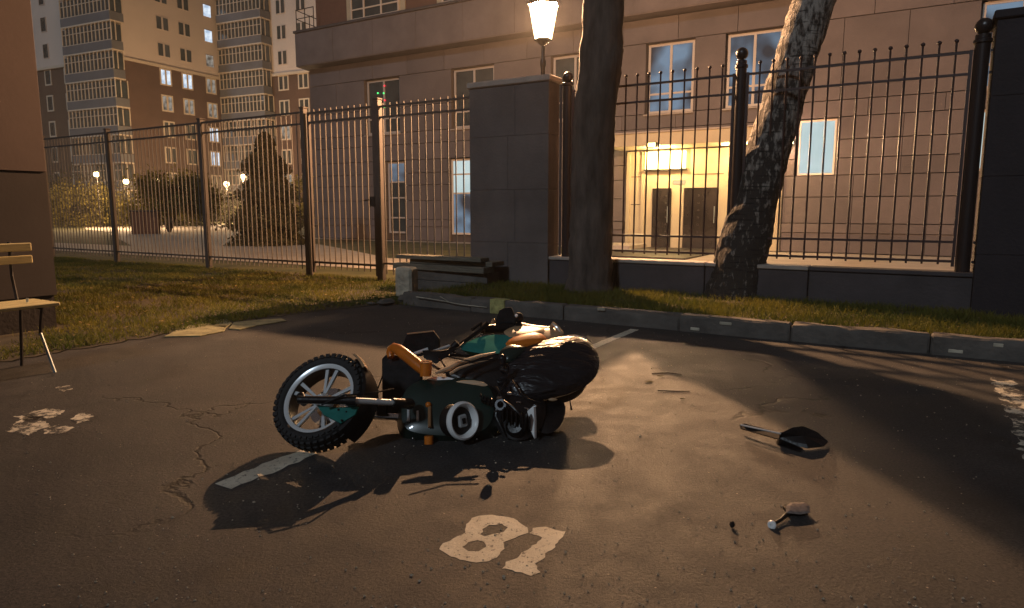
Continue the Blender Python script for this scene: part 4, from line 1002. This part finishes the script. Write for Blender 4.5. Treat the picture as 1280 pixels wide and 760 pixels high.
panel('tail_panel', [(640, 400), (664, 406), (700, 409), (703, 417), (680, 422), (650, 414)], 4.12, 4.3, S['black'], .01, .06)
striptube([(662, 408), (675, 411), (688, 415), (696, 418)], 4.2, 4.1, [.010, .008, .008, .006], S['white'], 'rack_rail')
striptube([(686, 413), (692, 405), (697, 410), (703, 418)], 4.18, 4.12, [.010, .016, .016, .010], S['skin'], 'rack_bracket')
striptube([(690, 424), (700, 421), (720, 420), (733, 423)], 4.1, 4.02, [.006, .008, .008, .006], S['frame'], 'rack_rail')
# --- saddle wrapped in shiny film
seat = [(626, 470), (628, 455), (640, 443), (660, 432), (690, 423), (715, 420), (735, 424), (747, 438), (750, 456), (745, 472), (730, 485), (705, 494), (680, 500), (655, 503), (634, 500), (627, 488)]
P = [at(u, v, 3.62+(503-v)/83*.42) for u, v in seat]
sd = MB().pillow(chaikin(P, 2), (0, -.72, .69), .085, .10, 8, 2.3)
for i in range(len(sd.v)):
    v_ = Vector(sd.v[i]); k_ = .014*noise.noise(Vector((v_.x*5, v_.y*26, v_.z*26)))*max(0, 1-(v_.x-.05)/.5)+.005*noise.noise(v_*20); sd.v[i] = tuple(v_+Vector((0, -.72, .69))*k_)
sd.obj('saddle', S['film'], sct, True)
# loose film edge gathered at the front of the saddle
fl_ = MB()
for k, (u, v) in enumerate(((628, 450), (631, 462), (629, 476), (630, 488))):
    c0 = at(u, v, 3.60+.03*k); fl_.pillow(chaikin([c0+Vector((rr.uniform(.015, .04)*math.cos(t_), rr.uniform(-.01, .01), rr.uniform(.02, .045)*math.sin(t_))) for t_ in [i*.785 for i in range(8)]], 1), nS, .016, .012, 3)
fl_.obj('film_gather', S['film'], sct, True)
# --- engine and running gear under the saddle
panel('engine_block', [(612, 495), (640, 485), (676, 492), (684, 510), (676, 540), (650, 553), (628, 545), (614, 525)], 3.40, 3.72, S['black'], .05, .14)
MB().rev([(0, .022), (.012, .022), (.014, .008), (.04, .006), (.046, .016), (.052, .006), (.058, -.01), (.058, -.05), (0, -.05)], 24, Matrix.Translation(at(644, 532, 3.42)) @ rot_to((-.3, -.8, .5)).to_4x4()).obj('drive_cover', S['black'], sct, True)
for i, (u, v, s_) in enumerate(((624, 497, .010), (658, 511, .010), (667, 515, .009), (648, 503, .009), (637, 492, .010), (621, 514, .008), (646, 543, .009), (647, 549, .007), (669, 507, .008))):
    MB().box(-s_*1.4, s_*1.4, -s_*.5, s_*.5, -s_*.6, s_*.6, s_*.3).obj('bolt', S['chrome'], sct, loc=at(u, v, 3.45-.0*i), rz=rr.uniform(-1, 1))
MB().prism([at(659, 514, 3.44), at(667, 507, 3.45), at(668, 527, 3.42), at(668, 549, 3.39), at(662, 535, 3.41)], Vector((.012, .02, .0))).obj('cover_plate', S['white'], sct, bevel=.002)
panel('tail_box', [(668, 506), (684, 500), (704, 500), (708, 512), (702, 532), (688, 543), (672, 540)], 3.46, 3.72, S['black'], .02, .10)
MB().ball(at(691, 499.5, 3.60), .014, 10, (1.8, .6, .7)).obj('reflector', S['skin'], sct, True)
MB().tube([at(712, 498, 3.72), at(714.5, 512, 3.66)], [.003, .006], 6).obj('side_stand_spring', S['frame'], sct, True)
sp_ = []
for k in range(70):
    t_ = k/69; c_ = at(600+34*t_, 497+14*t_, 3.50); th = k*2*math.pi/9; sp_.append(c_+Vector((0, .020*math.cos(th), .020*math.sin(th))))
MB().tube(sp_, .0042, 5).obj('shock_spring', S['frame'], sct, True)
for i, pts in enumerate(([(628, 500, 3.46), (640, 508, 3.40), (652, 520, 3.38), (655, 540, 3.40)], [(632, 478, 3.60), (622, 496, 3.50), (620, 520, 3.44), (632, 546, 3.42)], [(640, 474, 3.62), (650, 492, 3.50), (662, 500, 3.46), (676, 504, 3.48)], [(606, 478, 3.60), (620, 484, 3.56), (630, 500, 3.48)])):
    MB().tube([at(*q_) for q_ in pts], .007, 7).obj('hose', S['black'], sct, True)
for k in range(7):
    MB().box(-.030, .030, -.004, .004, -.035, .035, .002).obj('cooling_fin', S['frame'], sct, loc=at(630+5.5*k, 518+1.5*k, 3.415), rz=1.35)
MB().rev([(.018, -.01), (.030, -.01), (.030, .01), (.018, .01)], 18, Matrix.Translation(at(626, 506, 3.45)) @ rot_to((-.2, -.9, .4)).to_4x4(), closed=True).obj('clamp_ring', S['frame'], sct, True)
MB().tube([at(402, 506, 3.12), at(430, 494, 3.12), at(462, 492, 3.18), at(492, 486, 3.36)], .0045, 6).obj('brake_hose', S['black'], sct, True)
MB().tube([at(560, 437, 3.84), at(548, 446, 3.74), at(556, 458, 3.68), at(572, 466, 3.66)], .005, 6).obj('cable', S['black'], sct, True)
MB().tube([at(580, 428, 3.95), at(566, 440, 3.82), at(590, 448, 3.80), at(616, 446, 3.84)], .0045, 6).obj('cable', S['black'], sct, True)
for (u, v) in ((503, 528), (512, 495), (606, 492), (618, 520), (596, 549), (516, 548)): MB().ball(bp(u, v, .03 if u < 620 else .05), .0065, 8).obj('bolt', S['chrome'], sct, True)
MB().tube([bp(u, v, d) for u, v, d in ((508, 503, .03), (545, 497, -.005), (590, 497, .0), (620, 504, .05))], .0022, 5).obj('panel_seam', S['black'], sct, True)
# rear wheel lies behind, under the saddle
MR = Matrix.Translation((.24, 4.06, .235)) @ rot_to((.15, -.55, .80)).to_4x4()
rw_ = MB().rev([(r*.93, z) for r, z in tyre_pr], 40, MR, closed=True).obj('rear_wheel', S['rubber'], sct, True)
MB().rev([(.176, .03), (.165, .03), (.06, .01), (0, .01), (0, -.03), (.06, -.03), (.165, -.04), (.176, -.04)], 32, MR).obj('rim', S['black'], rw_, True)
MB().tube([(-.05, 3.72, .16), (.1, 3.86, .16), (.30, 4.02, .235)], [.04, .05, .035], 10).obj('swing_arm', S['frame'], sct, True)
MB().tube([at(500, 512, 3.62), at(560, 500, 3.72), at(630, 480, 3.8), at(690, 450, 3.98)], [.035, .04, .04, .03], 10).obj('frame_tube', S['frame'], sct, True)
# cables
for pts in ([(478, 470), (470, 492), (462, 500)], [(560, 446), (590, 452), (620, 448)]):
    MB().tube([at(u, v, 3.6+.03*i) for i, (u, v) in enumerate(pts)], .004, 6).obj('cable', S['black'], sct, True)

# ============================================================ BROKEN PIECES
bg = empty('broken_mudguard', G(990, 552), 0, 'broken black mudguard with a flat arm lying in the tree shadow', 'mudguard')
o0 = bg.location
def gl(u, v, z): return G(u, v, z)-o0
MB().pillow([gl(968, 548, .035), gl(976, 541, .07), gl(990, 534, .10), gl(1004, 532, .10), gl(1022, 540, .06), gl(1036, 552, .012), gl(1030, 559, .004), gl(1010, 561, .004), gl(986, 556, .012)], (.1, -.3, .9), .010, .004, 3).obj('blade', S['black'], bg, bevel=.003)
MB().prism([gl(926, 530, .050), gl(930, 529, .062), gl(976, 541, .068), gl(974, 549, .045), gl(928, 536, .035)], Vector((.0, .03, -.012))).obj('arm', S['frame'], bg, bevel=.003)
MB().tube([gl(926, 531, .060), gl(976, 542, .070)], .005, 6).obj('arm_edge', S['alloy'], bg, True)
MB().prism([gl(974, 549, .045), gl(1004, 561, .004), gl(1000, 566, .0), gl(972, 556, .0)], Vector((0, .02, 0))).obj('side_flange', S['black'], bg)
bm_ = empty('broken_mirror', G(990, 655), 0, 'small broken mirror with its stalk lying on the asphalt', 'mirror'); o0 = bm_.location.copy()
MB().pillow(chaikin([gl(982, 641, 0.028), gl(983, 632, 0.039), gl(988, 628, 0.041), gl(1006, 628, 0.039), gl(1012, 632, 0.033), gl(1013, 641, 0.022), gl(1000, 643, 0.022)], 0), (.0, -.4, .9), .004, .012, 3).obj('glass', S['scuffed'], bm_)
MB().box(-.045, .045, -.0, .05, -.014, .014, .008).obj('housing', S['black'], bm_, loc=gl(998, 640, 0.017))
MB().tube([gl(986, 641, 0.019), gl(976, 650, 0.011), gl(967, 655, 0.011)], [.009, .007, .007], 8).obj('stalk', S['frame'], bm_, True)
MB().rev([(.004, 0), (.016, 0), (.018, .008), (.014, .014), (.004, .014)], 12, Matrix.Translation(gl(966, 656, 0.009)) @ rot_to((-.7, -.5, .2)).to_4x4()).obj('mount', S['white'], bm_, True)
bb = MB().pillow([G(915, 660)+Vector((.012*math.cos(t_)*rr.uniform(.7, 1.2), .012*math.sin(t_), .012)) for t_ in [i*.9 for i in range(7)]], (0, 0, 1), .016, .010, 2).obj('plastic_fragment', S['black'])
tag(bb, 'tiny black broken fragment left of the broken mirror', 'fragment')
for i, (u, v, r_, lab) in enumerate(((812, 477, .035, 'dark flattened leaf on the lit asphalt right of the saddle'), (826, 470, .028, 'dark curled leaf farther back on the lit asphalt'), (853, 498, .018, 'small leaf scrap beneath the two thin twigs'))):
    c0 = G(u, v, .008); lf = MB().pillow(chaikin([c0+Vector((r_*math.cos(t_)*rr.uniform(.6, 1.3), r_*.8*math.sin(t_)*rr.uniform(.5, 1.2), rr.uniform(-.003, .006))) for t_ in [i_*.785 for i_ in range(8)]], 1), (0, 0, 1), .003, .003, 2)
    tag(lf.obj('dead_leaf', M['leaf_d'], None, True), lab, 'leaf', 'dead leaves on the asphalt')
for i, (pts, lab) in enumerate((([(822, 488), (840, 489), (862, 489)], 'thin dark twig on the lit asphalt right of the saddle, the nearer one'), ([(815, 467), (835, 466), (852, 468)], 'thin dark twig on the lit asphalt right of the saddle, the farther one'))):
    tag(MB().tube([G(u, v, .006) for u, v in pts], [.004, .005, .003], 6).obj('twig', M['bark'], None, True), lab, 'twig', 'twigs on the asphalt')

# ============================================================ HAZE
hz = bpy.data.materials.new('night_air'); hz.use_nodes = True; t = hz.node_tree; t.nodes.clear()
o_ = t.nodes.new('ShaderNodeOutputMaterial'); pv = t.nodes.new('ShaderNodeVolumePrincipled'); pv.inputs['Color'].default_value = (.92, .90, .88, 1); pv.inputs['Density'].default_value = .0008; pv.inputs['Anisotropy'].default_value = .2
t.links.new(pv.outputs[0], o_.inputs['Volume'])
h_ = MB().box(-172, 112, -62, 217, -1.1, 50).obj('haze', hz); h_['kind'] = 'stuff'; tag(h_, 'thin damp night air')
